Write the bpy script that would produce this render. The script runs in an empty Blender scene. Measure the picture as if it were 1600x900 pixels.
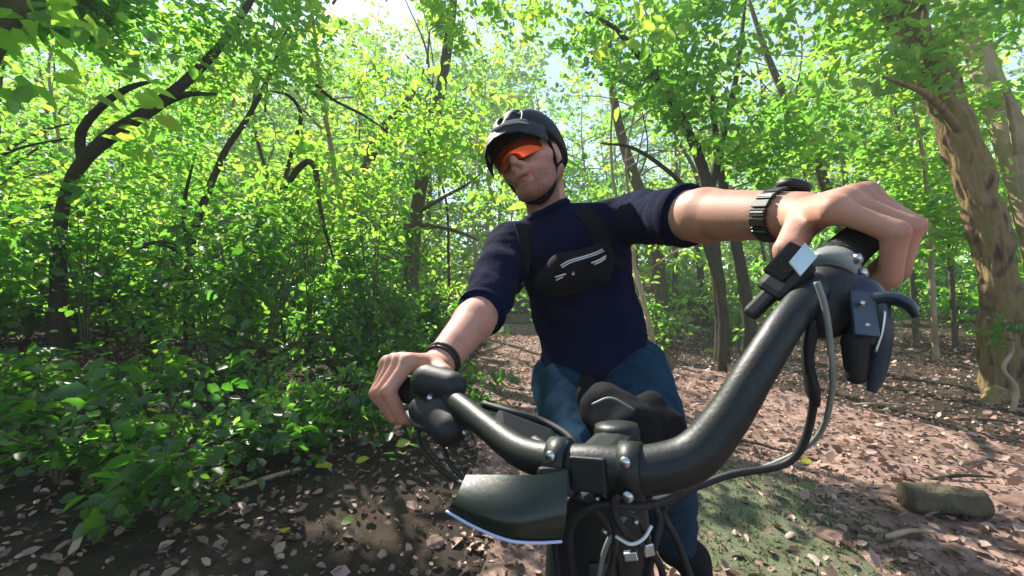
import bpy, bmesh, math, random
import numpy as np
from mathutils import Vector, Matrix, noise
random.seed(7); RNG = np.random.default_rng(11)
S = bpy.context.scene; COL = S.collection
R = math.radians
CAMZ = 1.15; F = 640.0
# ------------------------------------------------------------------ camera, sky, sun, exposure
cd = bpy.data.cameras.new("camera"); cam = bpy.data.objects.new("camera", cd); COL.objects.link(cam)
cam.location = (0, 0, CAMZ); cam.rotation_euler = (R(90), 0, 0)
cd.sensor_width = 36; cd.lens = 36 * F / 1600; cd.clip_start = 0.02; cd.clip_end = 2000
S.camera = cam
SUN_AZ, SUN_EL = R(-30), R(44)          # azimuth measured from the view axis, behind the rider to the left
SUNV = Vector((math.sin(SUN_AZ) * math.cos(SUN_EL), math.cos(SUN_AZ) * math.cos(SUN_EL), math.sin(SUN_EL)))
w = bpy.data.worlds.new("World"); S.world = w; w.use_nodes = True
nt = w.node_tree; bg = nt.nodes["Background"]
sky = nt.nodes.new("ShaderNodeTexSky"); sky.sky_type = 'NISHITA'; sky.sun_disc = False
sky.dust_density = .3; sky.ozone_density = 2.0; sky.sun_elevation = SUN_EL; sky.sun_rotation = SUN_AZ
nt.links.new(sky.outputs[0], bg.inputs[0]); bg.inputs[1].default_value = 0.11
sl = bpy.data.lights.new("sun", 'SUN'); sl.energy = 5.0; sl.angle = R(0.53); sl.color = (1.0, 0.94, 0.84)
so = bpy.data.objects.new("sun", sl); COL.objects.link(so)
so.rotation_euler = (-SUNV).to_track_quat('-Z', 'Y').to_euler(); so.location = SUNV * 60
S.view_settings.view_transform = 'Standard'; S.view_settings.look = 'None'
S.view_settings.exposure = 1.48; S.view_settings.gamma = 1
S.cycles.max_bounces = 7; S.cycles.diffuse_bounces = 4; S.cycles.transmission_bounces = 6
S.cycles.sample_clamp_indirect = 6; S.cycles.use_denoising = True

# ------------------------------------------------------------------ small helpers
def V(px, py, d): return Vector(((px - 800) / F * d, d, CAMZ + (450 - py) / F * d))
def A(*v): return np.array(v, float)
def tag(o, label=None, cat=None, group=None, kind=None):
    for k, v in (('label', label), ('category', cat), ('group', group), ('kind', kind)):
        if v: o[k] = v
    return o
def empty(name, loc=(0, 0, 0), parent=None):
    o = bpy.data.objects.new(name, None); COL.objects.link(o); o.location = loc; o.empty_display_size = .1
    if parent: o.parent = parent; o.matrix_parent_inverse = world_of(parent).inverted()
    return o
def world_of(o):
    m = Matrix.LocRotScale(o.location, o.rotation_euler, o.scale)
    return world_of(o.parent) @ o.matrix_parent_inverse @ m if o.parent else m
def link(name, me, mat=None, parent=None, smooth=True):
    """a mesh given in world coordinates becomes one object under its parent"""
    o = bpy.data.objects.new(name, me); COL.objects.link(o); me.name = name
    if mat and not me.materials: me.materials.append(mat)
    if smooth: me.polygons.foreach_set('use_smooth', np.ones(len(me.polygons), bool))
    if parent: o.parent = parent; o.matrix_parent_inverse = world_of(parent).inverted()
    return o
def mesh_np(name, verts, quads, tris=None):
    me = bpy.data.meshes.new(name)
    verts = np.asarray(verts, np.float32); me.vertices.add(len(verts)); me.vertices.foreach_set('co', verts.ravel())
    q = np.asarray(quads, np.int32); n = q.shape[1]
    me.loops.add(q.size); me.loops.foreach_set('vertex_index', q.ravel())
    me.polygons.add(len(q)); me.polygons.foreach_set('loop_start', np.arange(0, q.size, n, dtype=np.int32))
    me.update(calc_edges=True); return me
def catmull(pts, n=8):
    P = [A(*p) for p in pts]
    if len(P) < 3:
        return [P[0] + (P[1] - P[0]) * t for t in np.linspace(0, 1, n)]
    P = [2 * P[0] - P[1]] + P + [2 * P[-1] - P[-2]]; out = []
    for i in range(1, len(P) - 2):
        a, b, c, d = P[i - 1:i + 3]
        for t in np.arange(n) / n:
            out.append(.5 * (2 * b + (c - a) * t + (2 * a - 5 * b + 4 * c - d) * t * t + (3 * b - a - 3 * c + d) * t ** 3))
    out.append(P[-2]); return out
def tube_data(pts, rad, seg=10, n=8, rough=0, closed=False, flat=None, smooth=True):
    """swept tube; rad one number or one per control point"""
    if smooth:
        rs = rad if hasattr(rad, '__len__') else [rad] * len(pts)
        q = catmull([tuple(p) + (r,) for p, r in zip([tuple(p) for p in pts], rs)], n)
        C = np.array([x[:3] for x in q]); rr = np.array([x[3] for x in q])
    else:
        C = np.array([tuple(p) for p in pts]); rr = np.array(rad if hasattr(rad, '__len__') else [rad] * len(pts), float)
    m = len(C)
    T = np.gradient(C, axis=0); T /= np.linalg.norm(T, axis=1)[:, None] + 1e-12
    u = np.cross(T[0], A(.13, .27, .95)); u /= np.linalg.norm(u)
    vs = []
    for i in range(m):
        u = u - T[i] * u.dot(T[i]); u /= np.linalg.norm(u); v = np.cross(T[i], u)
        for k in range(seg):
            a = 2 * math.pi * k / seg
            r = rr[i]
            if rough: r *= 1 + rough * (noise.noise(Vector(C[i] * 3.1 / max(.03, rr[0]) * .25 + A(math.cos(a), math.sin(a), 0) * 1.3)) + (.45 * noise.noise(Vector((math.cos(a) * 7, math.sin(a) * 7, C[i][2] * 3.5))) + .3 * noise.noise(Vector((math.cos(a) * 14, math.sin(a) * 14, C[i][2] * 9))) if seg > 40 else 0))
            ca, sa = math.cos(a), math.sin(a)
            if flat: sa *= flat
            vs.append(C[i] + r * (u * ca + v * sa))
    fs = [(i * seg + k, i * seg + (k + 1) % seg, (i + 1) * seg + (k + 1) % seg, (i + 1) * seg + k) for i in range(m - 1) for k in range(seg)]
    vs.append(C[0]); vs.append(C[-1]); a0, a1 = len(vs) - 2, len(vs) - 1
    caps = [(a0, (k + 1) % seg, k) for k in range(seg)] + [(a1, (m - 1) * seg + k, (m - 1) * seg + (k + 1) % seg) for k in range(seg)]
    return [tuple(v) for v in vs], fs + caps
class MB:
    def __init__(s): s.v = []; s.f = []
    def add(s, vf):
        o = len(s.v); s.v += vf[0]; s.f += [tuple(i + o for i in f) for f in vf[1]]; return s
    def tube(s, *a, **k): return s.add(tube_data(*a, **k))
    def box(s, M, sx, sy, sz, bev=.15):
        bm = bmesh.new(); bmesh.ops.create_cube(bm, size=1)
        for v in bm.verts: v.co = Vector((v.co.x * sx, v.co.y * sy, v.co.z * sz))
        if bev: bmesh.ops.bevel(bm, geom=list(bm.edges), offset=bev * min(sx, sy, sz), segments=2, affect='EDGES', profile=.6)
        bm.verts.index_update()
        s.add(([tuple(M @ v.co) for v in bm.verts], [tuple(v.index for v in f.verts) for f in bm.faces])); bm.free(); return s
    def build(s, name, mat, parent=None, smooth=True):
        me = bpy.data.meshes.new(name); me.from_pydata(s.v, [], s.f); me.update()
        return link(name, me, mat, parent, smooth)
def tube(name, mat, parent, pts, rad, **k): return MB().tube(pts, rad, **k).build(name, mat, parent)
def frame(o, x, y):
    """matrix with given origin, x axis and approximate y axis"""
    x = Vector(x).normalized(); z = x.cross(Vector(y)).normalized(); y = z.cross(x)
    M = Matrix((x, y, z)).transposed().to_4x4(); M.translation = Vector(o); return M
def box(name, mat, parent, M, sx, sy, sz, bev=.15): return MB().box(M, sx, sy, sz, bev).build(name, mat, parent, smooth=False)

# ------------------------------------------------------------------ smooth-union solids -> surface nets
class Solid:
    def __init__(s): s.p = []
    def rc(s, a, b, ra, rb, k=.02, sub=False): s.p.append(('c', A(*a), A(*b), ra, rb, k, sub)); return s
    def chain(s, pts, rads, k=.02):
        for i in range(len(pts) - 1): s.rc(pts[i], pts[i + 1], rads[i], rads[i + 1], k)
        return s
    def el(s, c, r, rot=None, k=.02, sub=False):
        s.p.append(('e', A(*c), A(*r), np.array(rot if rot is not None else np.eye(3), float), 0, k, sub)); return s
    def cut(s, c, n, k=.004):            # remove what lies beyond the plane
        n = A(*n); s.p.append(('h', A(*c), n / np.linalg.norm(n), 0, 0, k, True)); return s
    def __call__(s, P):
        d = None
        for t, a, b, ra, rb, k, sub in s.p:
            if t == 'c':
                ba = b - a; pa = P - a; h = np.clip(pa @ ba / (ba @ ba + 1e-12), 0, 1)
                x = pa - h[:, None] * ba; e = np.sqrt((x * x).sum(1)) - (ra + (rb - ra) * h)
            elif t == 'e':
                q = (P - a) @ ra; k0 = np.sqrt(((q / b) ** 2).sum(1)); k1 = np.sqrt(((q / b ** 2) ** 2).sum(1)) + 1e-9
                e = k0 * (k0 - 1) / k1; e = np.where(k0 < .3, np.minimum(e, -.3 * b.min()), e)
            else: e = -((P - a) @ b)
            if d is None: d = e; continue
            if sub:
                h = np.clip(.5 - .5 * (d + e) / k, 0, 1); d = d * (1 - h) - e * h + k * h * (1 - h)
            else:
                h = np.clip(.5 + .5 * (d - e) / k, 0, 1); d = d * (1 - h) + e * h - k * h * (1 - h)
        return d
    def bounds(s):
        lo, hi = np.full(3, 1e9), np.full(3, -1e9)
        for t, a, b, ra, rb, k, sub in s.p:
            if sub: continue
            if t == 'c':
                r = max(ra, rb) + k; lo = np.minimum(lo, np.minimum(a, b) - r); hi = np.maximum(hi, np.maximum(a, b) + r)
            elif t == 'e': r = b.max() + k; lo = np.minimum(lo, a - r); hi = np.maximum(hi, a + r)
        return lo, hi
    def mesh(s, vox, name='m', disp=None):
        lo, hi = s.bounds(); lo = lo - 2 * vox; L = 16
        n = np.ceil((hi - lo) / (vox * L)).astype(int) + 1
        c = np.stack(np.meshgrid(*[np.arange(k) for k in n], indexing='ij'), -1).reshape(-1, 3)
        st = L
        while True:
            d = s((c + .5) * (st * vox) + lo); c = c[np.abs(d) < st * vox * 1.25 + vox * .5]
            if st == 1: break
            o = np.array([[i, j, k] for i in (0, 1) for j in (0, 1) for k in (0, 1)])
            c = (c[:, None] * 2 + o[None]).reshape(-1, 3); st //= 2
        o8 = np.array([[i, j, k] for i in (0, 1) for j in (0, 1) for k in (0, 1)])
        B = 4096
        key = lambda q: (q[..., 0] * B + q[..., 1]) * B + q[..., 2]
        ck = key(c[:, None] + o8[None]); u, inv = np.unique(ck, return_inverse=True); inv = inv.reshape(ck.shape)
        uc = np.stack([u // (B * B), (u // B) % B, u % B], -1)
        val = s(uc * vox + lo); cv = val[inv]
        act = (cv.min(1) < 0) & (cv.max(1) >= 0); c = c[act]; cv = cv[act]
        acc = np.zeros((len(c), 3)); cnt = np.zeros(len(c))
        for i in range(8):
            for ax, bit in ((0, 4), (1, 2), (2, 1)):
                if i & bit: continue
                j = i | bit; m = (cv[:, i] < 0) != (cv[:, j] < 0)
                t = cv[m, i] / (cv[m, i] - cv[m, j]); acc[m] += o8[i] + t[:, None] * (o8[j] - o8[i]); cnt[m] += 1
        P = (c + acc / cnt[:, None]) * vox + lo
        k = key(c); order = np.argsort(k); ks = k[order]
        def find(q):
            kk = key(q); i = np.clip(np.searchsorted(ks, kk), 0, len(ks) - 1); return np.where(ks[i] == kk, order[i], -1)
        faces = []
        for ax, bit in ((0, 4), (1, 2), (2, 1)):
            m = np.where((cv[:, 0] < 0) != (cv[:, bit] < 0))[0]
            b1 = np.zeros(3, int); b2 = np.zeros(3, int); b1[(ax + 1) % 3] = 1; b2[(ax + 2) % 3] = 1
            q = np.stack([m, find(c[m] - b1), find(c[m] - b1 - b2), find(c[m] - b2)], 1)
            flip = cv[m, 0] >= 0; q[flip] = q[flip][:, ::-1]
            faces.append(q[(q >= 0).all(1)])
        me = mesh_np(name, P, np.concatenate(faces))
        if disp:
            nr = np.empty(len(P) * 3, np.float32); me.vertex_normals.foreach_get('vector', nr); nr = nr.reshape(-1, 3)
            dd = np.array([disp(Vector(p)) for p in P]); me.vertices.foreach_set('co', (P + nr * dd[:, None]).astype(np.float32).ravel()); me.update()
        return me
def tint(me, fn):
    """per-vertex colour, a property of the surface itself (lips, stubble, nails)"""
    P = np.empty(len(me.vertices) * 3, np.float32); me.vertices.foreach_get('co', P); P = P.reshape(-1, 3)
    c = np.ones((len(P), 4), np.float32); c[:, :3] = fn(P)
    a = me.color_attributes.new('tint', 'FLOAT_COLOR', 'POINT'); a.data.foreach_set('color', c.ravel())

# ------------------------------------------------------------------ materials
def mat(name, col, rough=.6, metal=0., spec=.5, var=None, scale=8, bump=0., bscale=60, coat=0, sheen=0, detail=4, stretch=None):
    m = bpy.data.materials.new(name); m.use_nodes = True; n = m.node_tree; b = n.nodes['Principled BSDF']
    b.inputs['Base Color'].default_value = (*col, 1); b.inputs['Roughness'].default_value = rough; b.inputs['Metallic'].default_value = metal
    b.inputs['Specular IOR Level'].default_value = spec; b.inputs['Coat Weight'].default_value = coat; b.inputs['Sheen Weight'].default_value = sheen
    tc = n.nodes.new('ShaderNodeTexCoord'); out = tc.outputs['Object']
    if stretch:
        mp = n.nodes.new('ShaderNodeMapping'); mp.inputs['Scale'].default_value = stretch; n.links.new(out, mp.inputs[0]); out = mp.outputs[0]
    if var:
        t = n.nodes.new('ShaderNodeTexNoise'); t.inputs['Scale'].default_value = scale; t.inputs['Detail'].default_value = detail; n.links.new(out, t.inputs[0])
        r = n.nodes.new('ShaderNodeValToRGB'); cs = [col] + list(var)
        while len(r.color_ramp.elements) < len(cs): r.color_ramp.elements.new(.5)
        for i, c in enumerate(cs):
            r.color_ramp.elements[i].position = .3 + .4 * i / (len(cs) - 1); r.color_ramp.elements[i].color = (*c, 1)
        n.links.new(t.outputs[0], r.inputs[0]); n.links.new(r.outputs[0], b.inputs['Base Color'])
    if bump:
        t = n.nodes.new('ShaderNodeTexNoise'); t.inputs['Scale'].default_value = bscale; t.inputs['Detail'].default_value = 6; n.links.new(out, t.inputs[0])
        bp = n.nodes.new('ShaderNodeBump'); bp.inputs['Strength'].default_value = bump; bp.inputs['Distance'].default_value = .02
        n.links.new(t.outputs[0], bp.inputs['Height']); n.links.new(bp.outputs[0], b.inputs['Normal'])
    return m
def skin_mat():
    m = mat('skin', (.44, .225, .155), .6, spec=.3, var=((.50, .250, .180), (.38, .19, .128)), scale=22, bump=.05, bscale=260)
    n = m.node_tree; b = n.nodes['Principled BSDF']; src = b.inputs['Base Color'].links[0].from_socket
    at = n.nodes.new('ShaderNodeVertexColor'); at.layer_name = 'tint'
    mx = n.nodes.new('ShaderNodeMix'); mx.data_type = 'RGBA'; mx.blend_type = 'MULTIPLY'; mx.inputs[0].default_value = 1
    n.links.new(src, mx.inputs[6]); n.links.new(at.outputs[0], mx.inputs[7]); n.links.new(mx.outputs[2], b.inputs['Base Color'])
    b.inputs['Subsurface Weight'].default_value = .12; b.inputs['Subsurface Radius'].default_value = (.012, .004, .002); return m
def leaf_mat(name, cols, trans, tmix=.66, rough=.4, gloss=.05):
    """thin leaf: reflects a little, lets yellow-green light through; each leaf has its own shade of green"""
    m = bpy.data.materials.new(name); m.use_nodes = True; n = m.node_tree; n.nodes.clear()
    out = n.nodes.new('ShaderNodeOutputMaterial'); at = n.nodes.new('ShaderNodeAttribute'); at.attribute_name = 'rnd'
    def ramp(cs):
        r = n.nodes.new('ShaderNodeValToRGB')
        while len(r.color_ramp.elements) < len(cs): r.color_ramp.elements.new(.5)
        for i, c in enumerate(cs): r.color_ramp.elements[i].position = i / (len(cs) - 1); r.color_ramp.elements[i].color = (*c, 1)
        n.links.new(at.outputs['Fac'], r.inputs[0]); return r
    d = n.nodes.new('ShaderNodeBsdfDiffuse'); t = n.nodes.new('ShaderNodeBsdfTranslucent'); g = n.nodes.new('ShaderNodeBsdfGlossy')
    g.inputs['Roughness'].default_value = rough
    n.links.new(ramp(cols).outputs[0], d.inputs[0]); n.links.new(ramp(trans).outputs[0], t.inputs[0])
    a = n.nodes.new('ShaderNodeMixShader'); a.inputs[0].default_value = tmix; n.links.new(d.outputs[0], a.inputs[1]); n.links.new(t.outputs[0], a.inputs[2])
    b = n.nodes.new('ShaderNodeMixShader'); b.inputs[0].default_value = gloss; n.links.new(a.outputs[0], b.inputs[1]); n.links.new(g.outputs[0], b.inputs[2])
    n.links.new(b.outputs[0], out.inputs[0]); return m
M = {}
M['skin'] = skin_mat()
M['shirt'] = mat('navy_cotton', (.003, .005, .021), .95, spec=.05, var=((.005, .008, .032),), scale=14, bump=.25, bscale=260)
M['jeans'] = mat('blue_denim', (.008, .030, .058), .95, spec=.08, var=((.014, .044, .080), (.006, .022, .044)), scale=26, bump=.3, bscale=420)
M['black'] = mat('black_plastic', (.012, .012, .014), .55, spec=.35, var=((.018, .018, .02),), scale=30, bump=.03, bscale=700)
M['satin'] = mat('satin_black_metal', (.006, .008, .008), .48, spec=.35, var=((.013, .016, .015), (.008, .010, .009)), scale=26, bump=.05, bscale=300)
M['rubber'] = mat('black_rubber', (.014, .013, .013), .75, var=((.024, .022, .02),), scale=60, bump=.3, bscale=300)
M['nylon'] = mat('black_nylon', (.007, .007, .009), .9, spec=.12, var=((.012, .012, .014),), scale=40, bump=.2, bscale=700)
M['helmet'] = mat('matt_black_shell', (.006, .006, .007), .6, spec=.25, var=((.010, .010, .011),), scale=18, bump=.03)
M['grey'] = mat('grey_paint', (.16, .17, .16), .5, var=((.22, .23, .2),), scale=40)
M['silver'] = mat('bare_alloy', (.55, .56, .58), .3, metal=1, var=((.4, .41, .43),), scale=40)
M['pale'] = mat('pale_sky_reflection', (.55, .68, .74), .12, var=((.46, .6, .68),), scale=60)  # pale blue stands in for sky reflected in the bracket plate
M['white'] = mat('reflective_white', (.75, .77, .78), .4, var=((.6, .62, .63),), scale=50)
M['red'] = mat('red_print', (.5, .03, .03), .5, var=((.4, .03, .03),), scale=50)
M['gloss'] = mat('smoked_gloss', (.008, .014, .009), .30, spec=.4, var=((.014, .022, .014),), scale=9, bump=.02, bscale=200)
M['rimblue'] = mat('pale_blue_edge', (.5, .52, .75), .3, var=((.42, .45, .68),), scale=30)
M['bluegrey'] = mat('blue_grey_alloy', (.055, .07, .095), .38, metal=.5, var=((.03, .04, .06),), scale=25)
M['teal'] = mat('teal_anodised', (.02, .30, .32), .35, metal=.5, var=((.03, .38, .4),), scale=40)
M['gold'] = mat('gold_stanchion', (.42, .28, .10), .25, metal=1, var=((.36, .24, .09),), scale=25)
M['stripe'] = mat('grey_green_print', (.30, .31, .24), .5, var=((.42, .43, .36),), scale=60)
M['lime'] = mat('lime_print', (.35, .42, .06), .5, var=((.28, .36, .05),), scale=60)
def lens_mat():
    m = bpy.data.materials.new('orange_mirror'); m.use_nodes = True; n = m.node_tree; b = n.nodes['Principled BSDF']
    tc = n.nodes.new('ShaderNodeTexCoord'); t = n.nodes.new('ShaderNodeTexNoise'); t.inputs['Scale'].default_value = 14
    lw = n.nodes.new('ShaderNodeLayerWeight'); lw.inputs[0].default_value = .35
    r = n.nodes.new('ShaderNodeValToRGB'); r.color_ramp.elements[0].color = (.72, .07, .02, 1); r.color_ramp.elements[1].color = (.65, .45, .03, 1)
    e = r.color_ramp.elements.new(.5); e.color = (.80, .16, .02, 1)
    n.links.new(lw.outputs['Facing'], r.inputs[0]); n.links.new(r.outputs[0], b.inputs['Base Color'])
    n.links.new(tc.outputs['Object'], t.inputs[0])
    b.inputs['Metallic'].default_value = .8; b.inputs['Roughness'].default_value = .07; return m
M['lens'] = lens_mat()
def bark(name, c1, c2, c3, sc=9):
    return mat(name, c1, .9, spec=.15, var=(c2, c3), scale=sc, bump=.9, bscale=26, detail=8, stretch=(1, 1, .35))
M['bark_big'] = bark('mossy_dappled_bark', (.045, .031, .014), (.23, .155, .08), (.15, .145, .03), 13)  # tan and green mottling is moss plus sun dapples put into the colour
M['bark_pale'] = bark('pale_bark', (.30, .21, .14), (.40, .29, .21), (.22, .17, .10), 6)
M['bark_dark'] = bark('dark_bark', (.030, .026, .018), (.050, .044, .028), (.040, .046, .018))
M['bark_mid'] = bark('grey_brown_bark', (.075, .058, .035), (.11, .09, .058), (.07, .08, .03))
G1, G2, G3 = (.022, .06, .010), (.045, .11, .016), (.09, .15, .018)
M['leaf'] = leaf_mat('leaf_green', (G1, G2, G3), ((.18, .50, .05), (.30, .68, .06), (.48, .76, .08)))
M['leaf_yellow'] = leaf_mat('leaf_yellow_green', (G2, (.08, .14, .016), (.13, .16, .02)), ((.25, .60, .05), (.42, .74, .07), (.66, .77, .10)))
M['leaf_shrub'] = leaf_mat('leaf_shrub', ((.014, .052, .008), (.028, .085, .012), (.055, .12, .014)), ((.08, .32, .025), (.16, .44, .025), (.30, .52, .03)), .5, .4, .05)
M['litter'] = leaf_mat('dead_leaf', ((.11, .068, .048), (.30, .18, .14), (.50, .33, .27)), ((.14, .08, .04), (.24, .13, .07), (.3, .2, .1)), .15, .5, .05)
M['yellowleaf'] = leaf_mat('fallen_yellow_leaf', ((.45, .38, .02), (.40, .42, .03), (.5, .4, .03)), ((.5, .4, .02),) * 3, .3, .4, .06)
M['grass'] = leaf_mat('short_moss_grass', ((.06, .085, .035), (.10, .13, .055), (.16, .16, .08)), ((.10, .18, .05), (.15, .24, .06), (.22, .26, .10)), .35, .5, .04)
M['nail'] = mat('fingernail', (.55, .33, .27), .35, var=((.6, .37, .31),), scale=60)
# ------------------------------------------------------------------ ground
def trail_x(y): return 1.15 - .10 * y + .0022 * y * y
def hgt(x, y):
    h = .05 * noise.noise(Vector((x * .45, y * .45, 0))) + .022 * noise.noise(Vector((x * 1.9, y * 1.9, 3)))
    dx = x - trail_x(max(0, min(y, 16)))
    h += .035 * min(1, max(0, abs(dx) - .8) / .8)
    if dx < -1.1: h += min(.9, (-dx - 1.1) * .10)
    if dx > 3: h += min(.6, (dx - 3) * .06)
    r = math.hypot(x, y)
    if r > 14: h += min(5, (r - 14) * .055)
    return h
def grid(xs, ys, dz=0, n=None):
    v = [(x, y, hgt(x, y) + dz) for y in ys for x in xs]; nx = len(xs)
    return v, [(j * nx + i, j * nx + i + 1, (j + 1) * nx + i + 1, (j + 1) * nx + i) for j in range(len(ys) - 1) for i in range(nx - 1)]
def axis(lo, hi, near, step, g):
    out = [0.]; s = step
    while out[-1] < hi:
        if out[-1] > near: s *= g
        out.append(out[-1] + s)
    neg = [0.]; s = step
    while neg[-1] > lo:
        if -neg[-1] > near: s *= g
        neg.append(neg[-1] - s)
    return neg[:0:-1] + out
def soil_mat(name, cols, sc=3.2):
    m = bpy.data.materials.new(name); m.use_nodes = True; n = m.node_tree; b = n.nodes['Principled BSDF']; b.inputs['Roughness'].default_value = .95
    b.inputs['Specular IOR Level'].default_value = .15
    tc = n.nodes.new('ShaderNodeTexCoord')
    t = n.nodes.new('ShaderNodeTexNoise'); t.inputs['Scale'].default_value = sc; t.inputs['Detail'].default_value = 9; t.inputs['Roughness'].default_value = .68
    v = n.nodes.new('ShaderNodeTexVoronoi'); v.inputs['Scale'].default_value = 16
    n.links.new(tc.outputs['Object'], t.inputs[0]); n.links.new(tc.outputs['Object'], v.inputs[0])
    r = n.nodes.new('ShaderNodeValToRGB')
    while len(r.color_ramp.elements) < len(cols): r.color_ramp.elements.new(.5)
    for i, c in enumerate(cols): r.color_ramp.elements[i].position = .32 + .36 * i / (len(cols) - 1); r.color_ramp.elements[i].color = (*c, 1)
    mx = n.nodes.new('ShaderNodeMix'); mx.data_type = 'RGBA'; mx.blend_type = 'MIX'; mx.inputs[0].default_value = .3
    n.links.new(t.outputs[0], r.inputs[0]); n.links.new(r.outputs[0], mx.inputs[6])
    hs = n.nodes.new('ShaderNodeMix'); hs.data_type = 'RGBA'; hs.inputs[6].default_value = (*cols[0], 1); hs.inputs[7].default_value = (*cols[-1], 1)
    n.links.new(v.outputs['Color'], hs.inputs[0]); n.links.new(hs.outputs[2], mx.inputs[7]); n.links.new(mx.outputs[2], b.inputs['Base Color'])
    bp = n.nodes.new('ShaderNodeBump'); bp.inputs['Strength'].default_value = .8; bp.inputs['Distance'].default_value = .04
    n.links.new(t.outputs[0], bp.inputs['Height']); n.links.new(bp.outputs[0], b.inputs['Normal']); return m
M['soil'] = soil_mat('forest_soil', [(.014, .011, .007), (.034, .025, .017), (.070, .050, .036)])
M['trail'] = soil_mat('trail_soil', [(.055, .036, .026), (.20, .128, .10), (.46, .30, .245)], 4.5)
M['moss'] = soil_mat('mossy_soil', [(.055, .062, .036), (.105, .125, .066), (.19, .18, .115)], 6)
g = MB(); g.add(grid(axis(-70, 70, 5, .14, 1.09), axis(-20, 90, 7, .14, 1.09)))
tag(g.build('ground', M['soil']), kind='structure')
# the trail: a sheet 4 mm above the soil with a ragged edge
vs, fs = [], []; NY, NX = 130, 26
for j in range(NY + 1):
    y = -2 + 18 * j / NY
    hw = (1.15 if y < 6 else 1.15 - .05 * (y - 6)); rt = hw + max(0, 1.6 - abs(y - 2.8) * .32)
    lo = -hw - .18 * noise.noise(Vector((y * 1.3, 0, 5))); hi = rt + .3 * noise.noise(Vector((y * 1.1, 9, 5)))
    for i in range(NX + 1):
        x = trail_x(max(0, y)) + lo + (hi - lo) * i / NX; vs.append((x, y, hgt(x, y) + .006))
fs = [(j * (NX + 1) + i, j * (NX + 1) + i + 1, (j + 1) * (NX + 1) + i + 1, (j + 1) * (NX + 1) + i) for j in range(NY) for i in range(NX)]
p_ = MB(); p_.add((vs, fs)); tag(p_.build('path', M['trail']), kind='structure')
def blob_sheet(name, m, c, rx, ry, dz, seed):
    v = [(c[0], c[1], hgt(*c) + dz + .012)]; f = []; RG, SG = 9, 40
    for r in range(1, RG + 1):
        for k in range(SG):
            a = 2 * math.pi * k / SG; q = r / RG * (1 + .35 * noise.noise(Vector((math.cos(a) * 1.6, math.sin(a) * 1.6, seed))))
            x, y = c[0] + rx * q * math.cos(a), c[1] + ry * q * math.sin(a)
            v.append((x, y, hgt(x, y) + dz * (1 if r < RG else -.5) + .012 * max(0, 1 - r / RG)))
    f += [(0, 1 + k, 1 + (k + 1) % SG) for k in range(SG)]
    f += [(1 + (r - 1) * SG + k, 1 + r * SG + k, 1 + r * SG + (k + 1) % SG, 1 + (r - 1) * SG + (k + 1) % SG) for r in range(1, RG) for k in range(SG)]
    b = MB(); b.add((v, f)); return b.build(name, m)
tag(blob_sheet('moss', M['moss'], (1.12, 2.15), .52, .62, .012, 3), kind='structure')

# ------------------------------------------------------------------ leaves
# gaps in the canopy through which the sun reaches the floor, the rider and some of the leaves (point, radius)
SUNW = [(V(1350, 650, 3.6), .6), (V(1520, 720, 2.8), .45), (V(1230, 660, 3.4), .4), (V(1460, 600, 4.6), .6), (V(1200, 590, 5), .5),
        (V(1255, 690, 3.0), .42), (V(1500, 680, 3.1), .5), (V(1440, 630, 4.0), .5), (V(1130, 600, 4.8), .5), (V(1560, 780, 2.3), .3), (V(1330, 720, 2.7), .2), (V(1470, 760, 2.45), .12),
        (V(1350, 620, 4.0), .5), (V(1480, 640, 3.7), .45), (V(1420, 760, 2.4), .22), (V(1250, 760, 2.4), .16), (V(1180, 660, 3.4), .3), (V(1400, 560, 5.2), .5), (V(1580, 860, 1.75), .14), (V(1100, 900, 1.6), .10), (V(600, 860, 1.8), .07), (V(660, 800, 2.1), .07), (V(1545, 480, 3.9), .12), (V(1555, 600, 3.8), .10), (V(1500, 230, 4.0), .16), (V(1530, 420, 4), .10), (V(1510, 590, 3.9), .14),
        (V(1255, 695, 3.0), .30), (V(1440, 650, 3.55), .36), (V(1500, 715, 2.75), .34), (V(1575, 740, 2.5), .25), (V(1150, 622, 4.3), .45), (V(1120, 560, 6.2), .5),
        (V(835, 565, 5.6), .30), (V(800, 520, 8), .5), (V(735, 870, 1.75), .12), (V(1330, 900, 1.62), .18), (V(1560, 860, 1.8), .16),
        (V(1150, 320, .55), .11), (V(1240, 330, .45), .07), (V(1010, 560, .9), .12), (V(1330, 310, .36), .07), (V(700, 540, .72), .09),
        (V(1460, 110, 4.2), .2), (V(1520, 320, 4), .12), (V(1580, 250, 5), .4), (V(650, 380, 6.8), .4), (V(500, 480, 5), .45), (V(720, 480, 5.2), .5), (V(620, 520, 3.6), .22),
        (V(250, 560, 3.4), .16), (V(300, 715, 2.6), .10), (V(440, 510, 4), .25), (V(180, 640, 3), .14), (V(90, 480, 4), .22), (V(560, 660, 2.8), .13),
        (V(480, 300, 5), 1.), (V(700, 250, 7), 1.4), (V(600, 150, 6), 1.2), (V(1000, 200, 8), 1.6), (V(1100, 330, 8), 1.3), (V(1250, 150, 6), 1.2), (V(300, 120, 5), 1.), (V(100, 250, 5), .9), (V(1400, 250, 6.5), 1.0), (V(760, 380, 10), 1.5), (V(1250, 380, 9), 1.2), (V(400, 400, 8), 1.0), (V(160, 60, 5), .7), (V(850, 60, 8), 1.5),
        (V(900, 380, 9), .9), (V(560, 400, 7), .6), (V(1150, 430, 8), .7), (V(1420, 400, 7), .6), (V(200, 380, 5), .35)]
SUNA = np.array(SUNV)
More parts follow.
